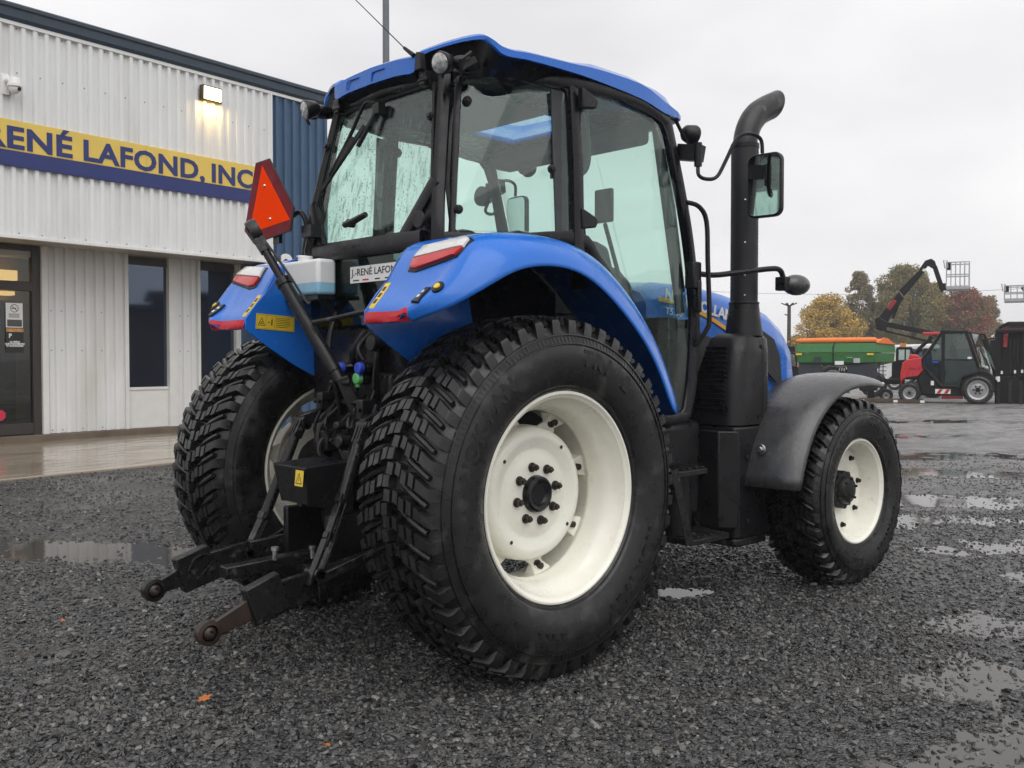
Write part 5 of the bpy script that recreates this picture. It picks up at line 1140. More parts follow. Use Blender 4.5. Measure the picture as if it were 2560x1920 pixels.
m = MB(); m.tube(smooth_path([a + d * .10 + Vector((-.0, -.03, .02)), a + d * .3 + Vector((.0, -.055, .03)), a + d * .42 + Vector((0, -.075, .02)), a + d * .46 + Vector((0, -.10, .015)), a + d * .45 + Vector((0, -.13, .025))], 4), .007, 6); m.build('top_link_handle', M['link'], tl)
m = MB(); m.bar((-.36, -.06, 1.10), (-.42, -.02, 1.28), .02, .06); m.bar((-.36, .06, 1.10), (-.42, .03, 1.28), .02, .06); m.cyl((-.415, -.08, 1.255), (-.415, .08, 1.255), .014, n=12); m.cyl((-.38, -.09, 1.16), (-.38, .09, 1.16), .014, n=12); m.build('top_link_bracket', M['dark'], T, bevel=.006)
m = MB(); m.tube([(-.50, .105, 1.538), (-.45, .03, 1.555), (-.36, -.08, 1.585), (-.32, -.02 - .1, 1.595)], [.014, .012, .013, .016], 8); m.build('stay_rod', M['link'], T)
# hydraulic couplers with coloured caps
for (y, z, mt) in ((.085, 1.322, 'capblue'), (.11, 1.262, 'capgreen'), (-.075, 1.322, 'capblue'), (-.06, 1.272, 'capgreen')):
    m = MB(); m.cyl((-.20, y, z), (-.345, y, z), .026, n=18); m.cyl((-.30, y, z), (-.33, y, z), .031, n=6); c_ = m.build('coupler', M['dark'], T, bevel=.003)
    m = MB(); m.cyl((-.345, y, z), (-.372, y, z), .030, .027, 18); m.bb((-.368, y - .012, z - .042), (-.352, y + .012, z - .02)); m.build('coupler_cap', M[mt], c_, bevel=.004)
# hoses, pipes and small castings
random.seed(5)
hoses = [[(-.28, .24, 1.60), (-.33, .22, 1.48), (-.36, .17, 1.36), (-.33, .06, 1.33), (-.24, .02, 1.36)], [(-.26, -.05, 1.50), (-.35, -.06, 1.42), (-.34, -.09, 1.36)], [(-.27, -.20, 1.55), (-.35, -.21, 1.40), (-.33, -.18, 1.2), (-.28, -.16, 1.1)], [(-.27, .0, 1.50), (-.33, .02, 1.40), (-.28, .05, 1.30)], [(-.36, -.22, 1.15), (-.44, -.25, 1.0), (-.42, -.20, .9), (-.36, -.18, .86)], [(-.37, .12, 1.02), (-.45, .12, .96), (-.46, .1, .90), (-.40, .06, .86)], [(-.37, -.02, 1.0), (-.44, -.02, .98), (-.44, -.06, .90)], [(-.3, .17, 1.2), (-.42, .16, 1.05), (-.45, .14, .95), (-.4, .1, .8)]]
for h in hoses:
    m = MB(); m.tube(smooth_path(h, 5), random.uniform(.008, .016), 8); m.build('hose', M['black'], T)
m = MB(); m.bb((-.30, .10, 1.34), (-.22, -.12, 1.44)); m.bb((-.28, -.12, 1.18), (-.2, .14, 1.34)); m.bb((-.31, -.25, 1.0), (-.26, -.1, 1.16)); m.cyl((-.24, -.16, 1.52), (-.34, -.16, 1.52), .045, n=20); m.bar((-.31, -.16, 1.56), (-.36, -.20, 1.22), .016, .05); m.build('valve_block', M['dark'], T, bevel=.01)
m = MB(); m.bb((-.44, .08, .92), (-.36, .2, 1.02)); m.cyl((-.42, -.1, .98), (-.50, -.1, .98), .03); m.cyl((-.40, -.02, 1.05), (-.46, -.02, 1.05), .022); m.bb((-.45, -.16, .86), (-.36, -.06, .94)); m.cyl((-.40, .14, .80), (-.5, .14, .8), .03); m.bb((-.42, -.2, .7), (-.36, .18, .84)); m.build('rear_casting', M['dark'], T, bevel=.008)
for k in range(10):
    y = random.uniform(-.2, .2); z = random.uniform(.75, 1.12); m = MB(); m.cyl((-.36, y, z), (-.38, y, z), .012, n=6); m.build('housing_bolt', M['link'], T)

# more of the rear clutter: clevis pins, small hydraulic lines, top link plates, trailer socket
for p0, p1, r_ in (((-.46, -.33, 1.065), (-.46, -.22, 1.065), .016), ((-.46, .22, 1.045), (-.46, .33, 1.045), .016), ((-.75, -.35, .44), (-.75, -.24, .44), .018), ((-.76, .24, .45), (-.76, .36, .45), .018)):
    m = MB(); m.cyl(p0, p1, r_, n=12); m.cyl(p0, (p0[0], p0[1] + .012, p0[2]), r_ * 1.6, n=12); m.build('clevis_pin', M['link'], T)
random.seed(21)
for k in range(9):
    y0 = -.2 + .05 * k; y1 = y0 + random.uniform(-.05, .05); za = random.uniform(1.18, 1.34); zb_ = random.uniform(.82, .98); xa_ = -.30 - random.uniform(0, .03); xb_ = -.40 - random.uniform(0, .05)
    m = MB(); m.tube(smooth_path([(xa_, y0, za), (xa_ - .05, y0 + random.uniform(-.04, .04), (za * 2 + zb_) / 3), (xb_ - .02, y1 + random.uniform(-.04, .04), (za + 2 * zb_) / 3), (xb_ + .04, y1, zb_)], 4), random.uniform(.006, .011), 7); m.build('hydraulic_line', M['link'] if k % 3 == 0 else M['black'], T)
for y, z, sx_, sz_ in ((.17, 1.16, .05, .09), (-.17, 1.13, .05, .1), (.02, .98, .09, .06), (.19, .92, .05, .08), (-.13, 1.05, .06, .05)):
    m = MB(); m.bb((-.43, y - sx_ / 2, z - sz_ / 2), (-.34, y + sx_ / 2, z + sz_ / 2)); m.build('bracket', M['dark'], T, bevel=.01)
    for q in (-1, 1):
        m = MB(); m.cyl((-.43, y + q * sx_ * .3, z), (-.445, y + q * sx_ * .3, z), .010, n=6); m.build('bracket_bolt', M['link'], T)
m = MB(); m.cyl((-.30, -.20, 1.44), (-.37, -.20, 1.44), .034, n=18); m.cyl((-.36, -.20, 1.44), (-.385, -.20, 1.44), .038, n=18); m.build('trailer_socket', M['black'], T, bevel=.004)
# washer tank behind the cab
m = MB(); m.m = 0; m.bb((-.41, .20, 1.745), (-.30, .565, 1.862)); m.m = 1; m.bb((-.41, .20, 1.682), (-.30, .565, 1.745))
wt = m.build('washer_tank', [mat('milky_plastic', (.72, .73, .73), .35, var=.04), mat('milky_plastic_with_fluid', (.26, .50, .66), .35, var=.1)], T, bevel=.018, seg=3, fixn=True)
m = MB(); m.cyl((-.355, .40, 1.86), (-.355, .40, 1.888), .038, n=20); m.cyl((-.355, .43, 1.885), (-.355, .43, 1.893), .03, n=16); m.build('tank_cap', M['white'], wt, bevel=.005)
m = MB(); m.bar((-.36, .20, 1.67), (-.36, .56, 1.67), .10, .02); m.bar((-.36, .25, 1.67), (-.28, .25, 1.58), .03, .03); m.build('tank_bracket', M['black'], wt)

# slow-vehicle triangle on its arm
OUT = [(.817, 2.416), (.673, 2.419), (.429, 2.134), (.465, 2.019), (.845, 1.985), (.945, 2.065)]
F = frame((-.40, 0, 0), (0, -1, 0), (0, 0, 1))
def flip(P): return [(-y, z) for y, z in P]
m = MB(); m.prism(flip(OUT), -.006, .002, F); sm = m.build('slow_vehicle_sign', M['ink'], T, bevel=.002, fixn=True)
cy_ = sum(p[0] for p in OUT) / 6; cz_ = sum(p[1] for p in OUT) / 6
m = MB(); m.prism(flip([(cy_ + (y - cy_) * .965, cz_ + (z - cz_) * .965) for y, z in OUT]), .002, .0035, F); m.build('sign_border', M['darkred'], sm, fixn=True)
m = MB(); m.prism(flip([(.743, 2.39), (.467, 2.077), (.885, 2.045)]), .0035, .005, F); m.build('sign_centre', M['orange'], sm, fixn=True)
for y, z in ((.715, 2.28), (.66, 2.10)):
    m = MB(); m.ball((-.406, y, z), .009, 8); m.build('sign_screw', M['chrome'], sm)
m = MB(); m.tube(smooth_path([(-.385, .60, 2.06), (-.37, .50, 2.10), (-.36, .44, 2.115), (-.35, .41, 2.08), (-.34, .405, 2.03)], 4), .013, 8); m.bb((-.36, .34, 1.985), (-.30, .43, 2.045)); m.bb((-.39, .60, 1.97), (-.37, .66, 2.02)); m.build('sign_arm', M['black'], sm)
m = MB(); m.tube([(-.30, .42, 2.0), (-.31, .44, 1.92), (-.30, .43, 1.84)], .026, 8); m.build('cab_mount', M['black'], T)
# ================================================================== BACKGROUND YARD
VA = math.atan2(-.692, .7218)                       # machines stand side-on to the yard
def station(name, d, px, label, cat, rz=0.0, z=0.0):
    x, y = c2w(d, (px - 1280) / 2400 * d); o = empty(name, (x, y, z), VA + rz - math.atan((px - 1280) / 2400)); tag(o, label, cat); return o   # broadside to the viewer's line
XZ = lambda y: frame((0, y, 0), (1, 0, 0), (0, 0, 1))   # local x right, z up, prism runs towards the viewer (-y)
M['machred'] = mat('machine_red', (.52, .02, .028), .32, var=.06, coat=.3)
M['machblack'] = mat('machine_black', (.006, .006, .008), .4, var=.2, spec=.25)
M['machgreen'] = mat('spreader_green', (.035, .17, .045), .36, var=.08)
M['tarp'] = mat('orange_tarpaulin', (.80, .20, .035), .5, var=.08, bump=.3, bs=8)
M['rimgrey'] = mat('silver_wheel', (.42, .42, .43), .35, metal=.3)
M['darkgrey'] = mat('slate_panel', (.035, .039, .05), .5, var=.1, spec=.3)
M['cage'] = mat('galvanised_cage', (.42, .43, .44), .45, metal=.2, var=.1)
M['mglass'] = glass('machine_glass', (.72, .80, .78), refl=1.3)
M['maroon'] = mat('maroon_paint', (.13, .012, .022), .35)
M['cablewhite'] = mat('van_white', (.7, .7, .7), .35)

def side_wheel(par, x, z, Rt, rr, y=-.75, w=.3, name='wheel', lugs=22):
    T_ = Matrix.Translation((x, y, z)); m = MB()
    m.lathe([(rr, w * .5), (rr + .03, w * .5 + .02), (Rt * .84, w * .5 + .02), (Rt * .95, w * .42), (Rt * .95, -w * .42), (Rt * .84, -w * .5 - .02), (rr + .03, -w * .5 - .02), (rr, -w * .5)], 36, T_)
    for k in range(lugs):
        a = 2 * math.pi * k / lugs
        for s in (-1, 1):
            a2 = a + (math.pi / lugs if s > 0 else 0); c, q = math.cos(a2), math.sin(a2)
            m.box(Vector((x, y, z)) + Vector((c * Rt * .95, s * w * .24, q * Rt * .95)), (Rt * .13, w * .46, Rt * .12), frame((0, 0, 0), (c, 0, q), (0, 1, 0)).to_3x3())
    W = m.build(name, M['tyre'], par, smooth=35)
    m = MB(); m.lathe([(0, -w * .34), (rr * .45, -w * .34), (rr * .6, -w * .22), (rr * .8, -w * .2), (rr * .86, -w * .44), (rr * 1.02, -w * .51), (rr * 1.02, -w * .40)], 32, T_); m.build('rim', M['rimgrey'], W)
    m = MB(); m.cyl((x, y - w * .33, z), (x, y - w * .46, z), rr * .26, n=16)
    for k in range(6):
        a = 2 * math.pi * k / 6; m.cyl((x + math.cos(a) * rr * .4, y - w * .33, z + math.sin(a) * rr * .4), (x + math.cos(a) * rr * .4, y - w * .42, z + math.sin(a) * rr * .4), rr * .1, n=8)
    m.build('hub', M['machblack'], W)
    return W

# ------------------------------------------------------------------ red telehandler
TH = station('telehandler', 29.6, 2150 + 950 / 4.146, 'small red and black telehandler with silver rims at the yard edge', 'telehandler')
tx = lambda zx: (zx - 950) * .002975 * .909
tz = lambda zy: 4.649 - zy * .002975
def tp(*q): return [(tx(a), tz(b)) for a, b in q]
side_wheel(TH, tx(1215), .43, .43, .285); side_wheel(TH, tx(520), .315, .315, .18, w=.25)
side_wheel(TH, tx(1215), .43, .43, .285, y=.75); side_wheel(TH, tx(520), .315, .315, .18, y=.75, w=.25)
m = MB(); m.prism(tp((640, 1230), (680, 1190), (840, 1390), (1040, 1400), (1060, 1300), (1120, 1240), (1250, 1215), (1330, 1240), (1390, 1300), (1390, 1440), (1080, 1480), (640, 1480), (600, 1330)), -.55, .62, XZ(0)); m.build('chassis', M['machblack'], TH, bevel=.03)
m = MB(); m.prism(tp((425, 1395), (418, 1260), (440, 1145), (500, 1112), (655, 1090), (672, 1210), (605, 1285), (480, 1300), (440, 1330)), -.45, .66, XZ(0)); m.build('engine_cover', M['machred'], TH, bevel=.05, seg=3)
V, Fq = text_fit('ULM 415', .34, .06, .004, .01); m = MB(); m.add(V, Fq, frame((tx(500), -.665, tz(1215)), (1, 0, -.06), (0, 0, 1))); m.build('model_lettering', M['maroon'], TH, smooth=0)
# cab: dark frame of posts with panes
cabpts = tp((655, 1110), (845, 840), (1095, 838), (1215, 1180), (1240, 1240), (1060, 1290), (1030, 1390), (850, 1385), (660, 1190))
m = MB(); m.tube([(x, -.66, z) for x, z in cabpts + cabpts[:1]], .05, 8); m.tube([(x, .1, z) for x, z in cabpts + cabpts[:1]], .05, 8)
for a in (845, 1095): m.bar((tx(a), -.66, tz(838)), (tx(a), .1, tz(838)), .09, .09)
m.bar((tx(862), -.66, tz(840)), (tx(862), -.66, tz(1390)), .05, .10); m.bar((tx(880), -.66, tz(1118)), (tx(1200), -.66, tz(1118)), .05, .05)
m.build('cab_frame', M['machblack'], TH)
m = MB(); m.prism(tp((830, 815), (1100, 820), (1115, 845), (835, 848)), -.15, .70, XZ(0)); m.build('cab_roof', M['machblack'], TH, bevel=.02)
m = MB(); m.prism(cabpts, .655, .66, XZ(0)); m.build('side_glass', M['mglass'], TH)
m = MB(); m.prism(cabpts, -.10, -.095, XZ(0)); m.build('far_glass', M['mglass'], TH)
m = MB(); m.prism(tp((880, 1125), (1210, 1130), (1235, 1235), (1060, 1285), (1030, 1385), (860, 1380), (670, 1190), (690, 1120)), .58, .645, XZ(0)); m.build('door_panel', M['darkgrey'], TH)
m = MB(); P4 = tp((1140, 850), (1285, 868), (1405, 1215), (1250, 1190)); m.shell([(P4[0][0], -.60, P4[0][1]), (P4[1][0], .0, P4[1][1]), (P4[2][0], .0, P4[2][1]), (P4[3][0], -.60, P4[3][1])], (.008, .008, 0)); m.build('windscreen', glass('windscreen_glass', (.80, .90, .87), refl=4.0), TH)
m = MB(); m.tube([(P4[1][0], .0, P4[1][1]), (P4[2][0], .0, P4[2][1])], .035, 8); m.tube([(P4[0][0], -.6, P4[0][1]), (P4[3][0], -.6, P4[3][1])], .02, 8); m.bar((tx(1095), .1, tz(838)), (tx(1290), .1, tz(862)), .04, .05); m.build('windscreen_post', M['machblack'], TH)
m = MB(); m.prism(tp((920, 1230), (930, 1010), (960, 930), (1000, 1010), (1020, 1100), (1090, 1120), (1090, 1240)), -.1, .35, XZ(0)); m.build('seat', M['seat'], TH, bevel=.05)
m = MB(); m.bar((tx(640), .35, tz(842)), (tx(840), .35, tz(842)), .3, .10); m.build('boom', M['machred'], TH, bevel=.02)
m = MB(); m.bar((tx(1290), .40, tz(900)), (tx(1430), .40, tz(1320)), .22, .16); m.build('boom_head', M['machblack'], TH, bevel=.02)
m = MB(); m.bar((tx(700), .2, tz(915)), (tx(545), .2, tz(1050)), .10, .05); m.bar((tx(735), .25, tz(870)), (tx(700), .25, tz(930)), .10, .12); m.build('boom_ram', M['machblack'], TH)
m = MB(); m.prism(tp((495, 1110), (510, 1060), (580, 1060), (620, 1095)), -.3, .3, XZ(0)); m.build('boom_foot', M['machred'], TH, bevel=.03)
m = MB(); m.prism(tp((850, 1478), (1070, 1478), (1070, 1515), (850, 1520)), -.2, .45, XZ(0)); m.build('belly_plate', M['machred'], TH)
m = MB(); m.prism(tp((785, 1415), (942, 1415), (942, 1463), (785, 1463)), .63, .645, XZ(0)); hz = m.build('hazard_plate', M['white'], TH)
for k in (0, 1):
    x0 = 790 + k * 75; m = MB(); m.prism(tp((x0 + 38, 1417), (x0 + 75, 1417), (x0 + 45, 1461), (x0 + 8, 1461)), .645, .650, XZ(0)); m.build('hazard_stripe', M['machred'], hz)
for zx, zy, w_, h_ in ((755, 1355, 32, 46), (1420, 1308, 26, 52), (1130, 1097, 40, 22)):
    m = MB(); m.prism(tp((zx - w_ / 2, zy - h_ / 2), (zx + w_ / 2, zy - h_ / 2), (zx + w_ / 2, zy + h_ / 2), (zx - w_ / 2, zy + h_ / 2)), .63, .672, XZ(0)); m.build('white_tag', M['white'], TH)
m = MB(); m.bar((tx(755), -.668, tz(1140)), (tx(815), -.668, tz(1140)), .01, .05); m.build('door_handle', M['capblue'], TH)
m = MB(); m.ball((tx(1300), -.5, tz(1200)), .07, 12); m.build('headlamp', M['lens'], TH)
m = MB(); m.tube([(tx(1215), -.7, tz(1020)), (tx(1240), -.72, tz(1120)), (tx(1245), -.7, tz(1200))], .012, 6); m.tube([(tx(1220), -.74, tz(1000)), (tx(1330), -.5, tz(1180))], .012, 6); m.build('mirror_stay', M['machblack'], TH)

# ------------------------------------------------------------------ boom lift behind it
BL = station('boom_lift', 36.0, 2150 + 950 / 4.146, 'black articulated boom lift with a raised grey basket', 'boom lift')
bx_ = lambda zx: (zx - 950) * .003618 * .909
bz_ = lambda zy: 5.359 - zy * .003618
def bp(*q): return [(bx_(a), bz_(b)) for a, b in q]
m = MB(); m.prism(bp((255, 728), (300, 722), (760, 820), (900, 860), (900, 900), (250, 770)), -.16, .16, XZ(0)); m.build('lower_boom', M['machblack'], BL, bevel=.02)
m = MB(); m.prism(bp((230, 790), (262, 808), (700, 912), (900, 960), (900, 985), (240, 822)), -.13, .13, XZ(.02)); m.build('lower_link_arm', M['machblack'], BL, bevel=.01)
m = MB(); m.prism(bp((125, 690), (170, 660), (270, 720), (255, 815), (150, 800)), -.22, .22, XZ(0)); m.build('knuckle', M['machblack'], BL, bevel=.03)
m = MB(); m.prism(bp((165, 668), (385, 400), (440, 470), (250, 735)), -.15, .15, XZ(0)); m.prism(bp((385, 385), (610, 170), (655, 205), (440, 450)), -.12, .12, XZ(0)); ub = m.build('upper_boom', M['machblack'], BL, bevel=.02)
m = MB(); a0 = Vector((bx_(275), 0, bz_(580))); a1 = Vector((bx_(345), 0, bz_(490))); d_ = (a1 - a0).normalized(); n_ = Vector((-d_.z, 0, d_.x)); 
m.shell([a0 - n_ * .07 + Vector((0, -.155, 0)), a1 - n_ * .07 + Vector((0, -.155, 0)), a1 + n_ * .07 + Vector((0, -.155, 0)), a0 + n_ * .07 + Vector((0, -.155, 0))], (0, -.006, 0)); mp_ = m.build('maker_plate', M['machred'], ub, fixn=True)
V, Fq = text_fit('MANITOU', (a1 - a0).length * .9, .09, .003, .01); m = MB(); m.add(V, Fq, frame(a0 - n_ * .045 + d_ * .015 + Vector((0, -.163, 0)), d_, n_)); m.build('maker_lettering', M['machblack'], mp_, smooth=0)
m = MB(); m.prism(bp((600, 170), (660, 85), (725, 65), (765, 95), (785, 160), (735, 165), (690, 135), (650, 190)), -.14, .14, XZ(0)); m.build('elbow', M['machblack'], BL, bevel=.03)
m = MB(); m.prism(bp((735, 150), (785, 140), (870, 385), (850, 415), (825, 410)), -.11, .11, XZ(0)); m.build('jib', M['machblack'], BL, bevel=.02)
m = MB(); m.prism(bp((640, 170), (670, 165), (655, 195), (630, 190)), .14, .148, XZ(0)); m.build('white_tag', M['white'], BL)
for a, b, w_ in (((250, 805), (310, 690), .05), ((320, 680), (400, 490), .10), ((700, 915), (560, 1050), .14), ((195, 625), (225, 650), .05)):
    m = MB(); m.cyl((bx_(a[0]), -.1, bz_(a[1])), (bx_(b[0]), -.1, bz_(b[1])), w_ * .5, n=10); m.build('ram', M['machblack'] if w_ > .06 else M['cage'], BL)
m = MB(); m.bb((-1.3, -.9, .35), (1.2, .9, 1.05)); m.bb((-1.0, -.6, 1.05), (.7, .6, 1.75)); m.prism(bp((850, 830), (950, 850), (950, 1120), (800, 1120)), -.3, .3, XZ(0)); m.build('turntable', M['machblack'], BL, bevel=.05)
for x in (-1.0, .95):
    for y in (-.8, .8): side_wheel(BL, x, .42, .42, .26, y=y, w=.28)
def basket(par, x0, x1, zt, zf_, y0, y1):
    """wire cage on a tray: each rail its own tube"""
    m = MB(); m.bb((x0, y0, zf_), (x1, y1, zf_ + .14)); m.build('basket_floor', M['cage'], par, bevel=.02)
    for z in (zt, (zt + zf_) / 2 + .05):
        m = MB(); m.tube([(x0, y0, z), (x1, y0, z), (x1, y1, z), (x0, y1, z), (x0, y0, z)], .024, 6); m.build('basket_rail', M['cage'], par)
    n = 6
    for k in range(n):
        for y in (y0, y1):
            x = x0 + (x1 - x0) * k / (n - 1); m = MB(); m.cyl((x, y, zf_ + .1), (x, y, zt), .018, n=6); m.build('basket_post', M['cage'], par)
    for y in (y0 + (y1 - y0) / 3, y0 + (y1 - y0) * 2 / 3):
        for x in (x0, x1): m = MB(); m.cyl((x, y, zf_ + .1), (x, y, zt), .018, n=6); m.build('basket_post', M['cage'], par)
    m = MB(); m.bb((x0 - .02, y0 + .2, zt - .25), (x0 + .16, y0 + .55, zt - .0)); m.build('control_box', M['machblack'], par, bevel=.02)
    m = MB(); m.tube([(x0 - .05, y0, zt - .22), (x0 - .1, y0, zt + .08), (x0 + .02, y0, zt + .06), (x0 + .04, y0, zt - .2)], .022, 6); m.build('basket_guard', M['cage'], par)
basket(BL, bx_(885), bx_(1120), bz_(120), bz_(400), -.45, .55)
m = MB(); m.bb((bx_(845), -.12, bz_(400)), (bx_(890), .12, bz_(325))); m.build('basket_mount', M['machblack'], BL, bevel=.01)

# second basket entering from the right
B2 = station('boom_lift_basket', 38.0, 2535, 'grey wire work basket hanging high at the right edge', 'basket')
q = 38.0 / 2400
basket(B2, -.37, .75, 1.369 + (896 - 716) * q, 1.369 + (896 - 756) * q, -.4, .5)
m = MB(); m.prism([(.20, 1.369 + 175 * q), (.75, 1.369 + 190 * q), (.9, 1.369 + 170 * q), (.5, 1.369 + 145 * q)], -.15, .15, XZ(0)); m.bar((.6, 0, 1.369 + 160 * q), (2.6, 0, 2.2), .25, .3); m.bar((2.6, 0, 2.4), (2.6, 0, 0), .6, .6); m.build('arm', M['machblack'], B2, bevel=.02)

# ------------------------------------------------------------------ forklift mast at the right edge
FL = station('forklift', 29.0, 2530, 'black forklift mast carriage standing beside the telehandler', 'forklift', 0)
q = 29.0 / 2400
fx = lambda zx: ((2150 + zx / 4.146) - 2530) * q * .887
fz = lambda zy: 1.369 + (896 - 630 - zy / 4.146) * q
def fp(*a): return [(fx(i), fz(j)) for i, j in a]
for a, b in (((1440, 840), (1415, 1400)), ((1700, 840), (1690, 1400))):
    m = MB(); m.bar((fx(a[0]), 0, fz(a[1])), (fx(b[0]), 0, fz(b[1])), .16, .10, up=(0, 1, 0)); m.build('mast_rail', M['machblack'], FL, bevel=.01)
m = MB(); m.prism(fp((1400, 805), (1780, 800), (1780, 840), (1400, 840)), -.3, .3, XZ(.1)); m.prism(fp((1445, 840), (1740, 840), (1740, 1300), (1430, 1300)), -.2, -.1, XZ(.1)); m.build('mast_plate', M['machblack'], FL, bevel=.02)
m = MB(); m.prism(fp((1480, 840), (1528, 840), (1522, 990), (1474, 990)), .15, .155, XZ(.0)); mk = m.build('maker_plate', M['machblack'], FL)
V, Fq = text_fit('MANITOU', .42, .11, .003, .012); m = MB(); m.add(V, Fq, frame((fx(1522), -.158, fz(985)), (.06, 0, 1), (-1, 0, .06))); m.build('maker_lettering', M['machred'], mk, smooth=0)
for zx in (1560, 1600, 1640):
    m = MB(); m.tube([(fx(zx), -.12, fz(900)), (fx(zx - 8), -.16, fz(1100)), (fx(zx + 5), -.12, fz(1300))], .018, 6); m.build('mast_hose', M['link'], FL)
m = MB(); m.prism(fp((1400, 1300), (1780, 1280), (1780, 1590), (1400, 1590)), -.25, .05, XZ(0)); 
m.build('fork_carriage', M['machblack'], FL, bevel=.02)
for zx in (1440, 1560, 1670):
    m = MB(); m.bar((fx(zx), -.32, fz(1330)), (fx(zx), -.32, fz(1590)), .09, .06, up=(0, 1, 0)); m.build('fork', M['link'], FL)
for zx, zy in ((1420, 1308), (1472, 1248), (1608, 1240), (1680, 1235)):
    m = MB(); m.prism(fp((zx - 11, zy - 16), (zx + 11, zy - 16), (zx + 11, zy + 16), (zx - 11, zy + 16)), .32, .33, XZ(0)); m.build('white_tag', M['white'], FL)
# maroon telehandler behind
MR = station('telescopic_handler', 33.0, 2545, 'dark maroon machine roof showing above the forklift mast', 'telehandler')
q = 33.0 / 2400
rx_ = lambda zx: ((2150 + zx / 4.146) - 2545) * q * .885
rz_ = lambda zy: 1.369 + (896 - 630 - zy / 4.146) * q
m = MB(); m.prism([(rx_(a), rz_(b)) for a, b in ((1385, 890), (1440, 790), (1520, 750), (1900, 755), (1900, 900))], -.6, .6, XZ(0)); m.build('roof', M['maroon'], MR, bevel=.06)
m = MB(); m.tube([(rx_(a), -.62, rz_(b)) for a, b in ((1400, 880), (1450, 780), (1530, 742), (1900, 745))], .05, 8); m.bar((rx_(1540), -.62, rz_(765)), (rx_(1900), -.62, rz_(762)), .1, .12); m.build('boom_rail', M['machblack'], MR)
m = MB(); m.prism([(rx_(a), rz_(b)) for a, b in ((1340, 920), (1440, 900), (1900, 900), (1900, 1500), (1400, 1500))], -.6, .6, XZ(0)); m.build('body', M['machblack'], MR, bevel=.05)
V, Fq = text_fit('MANITOU', .8, .12, .003, .01); m = MB(); m.add(V, Fq, frame((rx_(1640), -.605, rz_(840)), (1, 0, 0), (0, 0, 1))); m.build('maker_lettering', M['white'], MR, smooth=0)
m = MB(); m.tube([(rx_(1300), -.5, rz_(920)), (rx_(1360), -.5, rz_(895)), (rx_(1420), -.5, rz_(900))], .03, 8); m.build('guard_rail', M['machblack'], MR)

# ------------------------------------------------------------------ green spreader with orange cover
SP = station('fertiliser_spreader', 31.0, 2115, 'green fertiliser spreader under a rolled orange tarpaulin', 'spreader')
sx = lambda zx: (zx - 830) * .0025685 * .944
sz = lambda zy: 3.901 - zy * .0025685
rear = 1.1
def ring(z, x0, x1, yf, xe, yb):
    return [(x0, yf, z), (x1, yf, z), (xe, yb, z), (x0 + (xe - x1), yb, z)]
xa, xb, xe = sx(205), sx(1185), sx(1455)
m = MB(); m.loft([ring(sz(915), xa, xb, -.60, xe, .55), ring(sz(800), xa + .02, xb - .01, -.56, xe - .03, .52)], closed=True, cap=True); m.build('hopper_extension', M['machgreen'], SP, bevel=.015)
m = MB(); m.loft([ring(sz(1075), xa + .10, sx(1085), -.35, xe - .45, .3), ring(sz(1035), xa + .03, xb - .02, -.52, xe - .05, .48), ring(sz(920), xa + .01, xb - .02, -.575, xe - .02, .53)], closed=True, cap=True); m.build('hopper', M['machgreen'], SP, bevel=.015)
m = MB(); m.tube([(sx(200), -.45, sz(768)), (sx(260), -.46, sz(768)), (sx(700), -.46, sz(762)), (sx(1180), -.45, sz(760)), (sx(1205), -.45, sz(760))], [.06, .085, .09, .088, .06], 14); m.loft([[(sx(215), -.5, sz(795)), (sx(1180), -.5, sz(790)), (xe - .1, .5, sz(800)), (sx(480), .5, sz(800))], [(sx(240), -.35, sz(745)), (sx(1170), -.35, sz(742)), (xe - .3, .3, sz(745)), (sx(500), .3, sz(745))]], closed=True, cap=True); m.build('tarpaulin', M['tarp'], SP, bevel=.02)
m = MB(); m.shell([(sx(1195), -.5, sz(795)), (sx(1290), -.1, sz(728)), (sx(1335), .0, sz(735)), (sx(1435), .45, sz(812))], (.03, -.03, 0)); m.build('tarpaulin_end', M['tarp'], SP)
m = MB(); m.tube([(sx(690), -.60, sz(790)), (sx(668), -.62, sz(850)), (sx(672), -.62, sz(1075))], .018, 6); m.build('ratchet_strap', M['machblack'], SP)
for x0, x1 in ((232, 520), (842, 1215)):
    m = MB(); m.prism([(sx(x0), sz(1070)), (sx(x1), sz(1045)), (sx(x1 + 5), sz(1260)), (sx(x1 - 60), sz(1280)), (sx(x0 + 5), sz(1260))], .40, .46, XZ(0)); m.build('side_shield', M['darkgrey'], SP, bevel=.01)
m = MB(); m.bb((sx(330), -.3, .45), (sx(1150), .3, .75)); m.bb((sx(820), -.3, .5), (sx(880), .0, 1.0)); m.bb((sx(1000), -.5, .35), (sx(1220), .5, .75)); m.bb((sx(1220), .0, .55), (sx(1560), .1, .72)); m.bb((sx(350), -.4, .0), (sx(430), .4, .5)); m.bb((sx(1100), -.4, .0), (sx(1180), .4, .4)); m.build('frame', M['machblack'], SP, bevel=.02)
m = MB(); m.prism([(sx(820), sz(1300)), (sx(885), sz(1300)), (sx(880), sz(1420)), (sx(815), sz(1420))], .32, .38, XZ(0)); m.build('green_stay', M['machgreen'], SP)
for x in (1240, 1290): 
    m = MB(); m.bar((sx(x), -.1, sz(1050)), (sx(x), -.1, sz(1260)), .03, .03); m.build('ladder_post', M['rust'], SP)
for z in (1090, 1140, 1190, 1240):
    m = MB(); m.bar((sx(1240), -.1, sz(z)), (sx(1330), -.1, sz(z)), .03, .025); m.build('ladder_rung', M['rust'], SP)
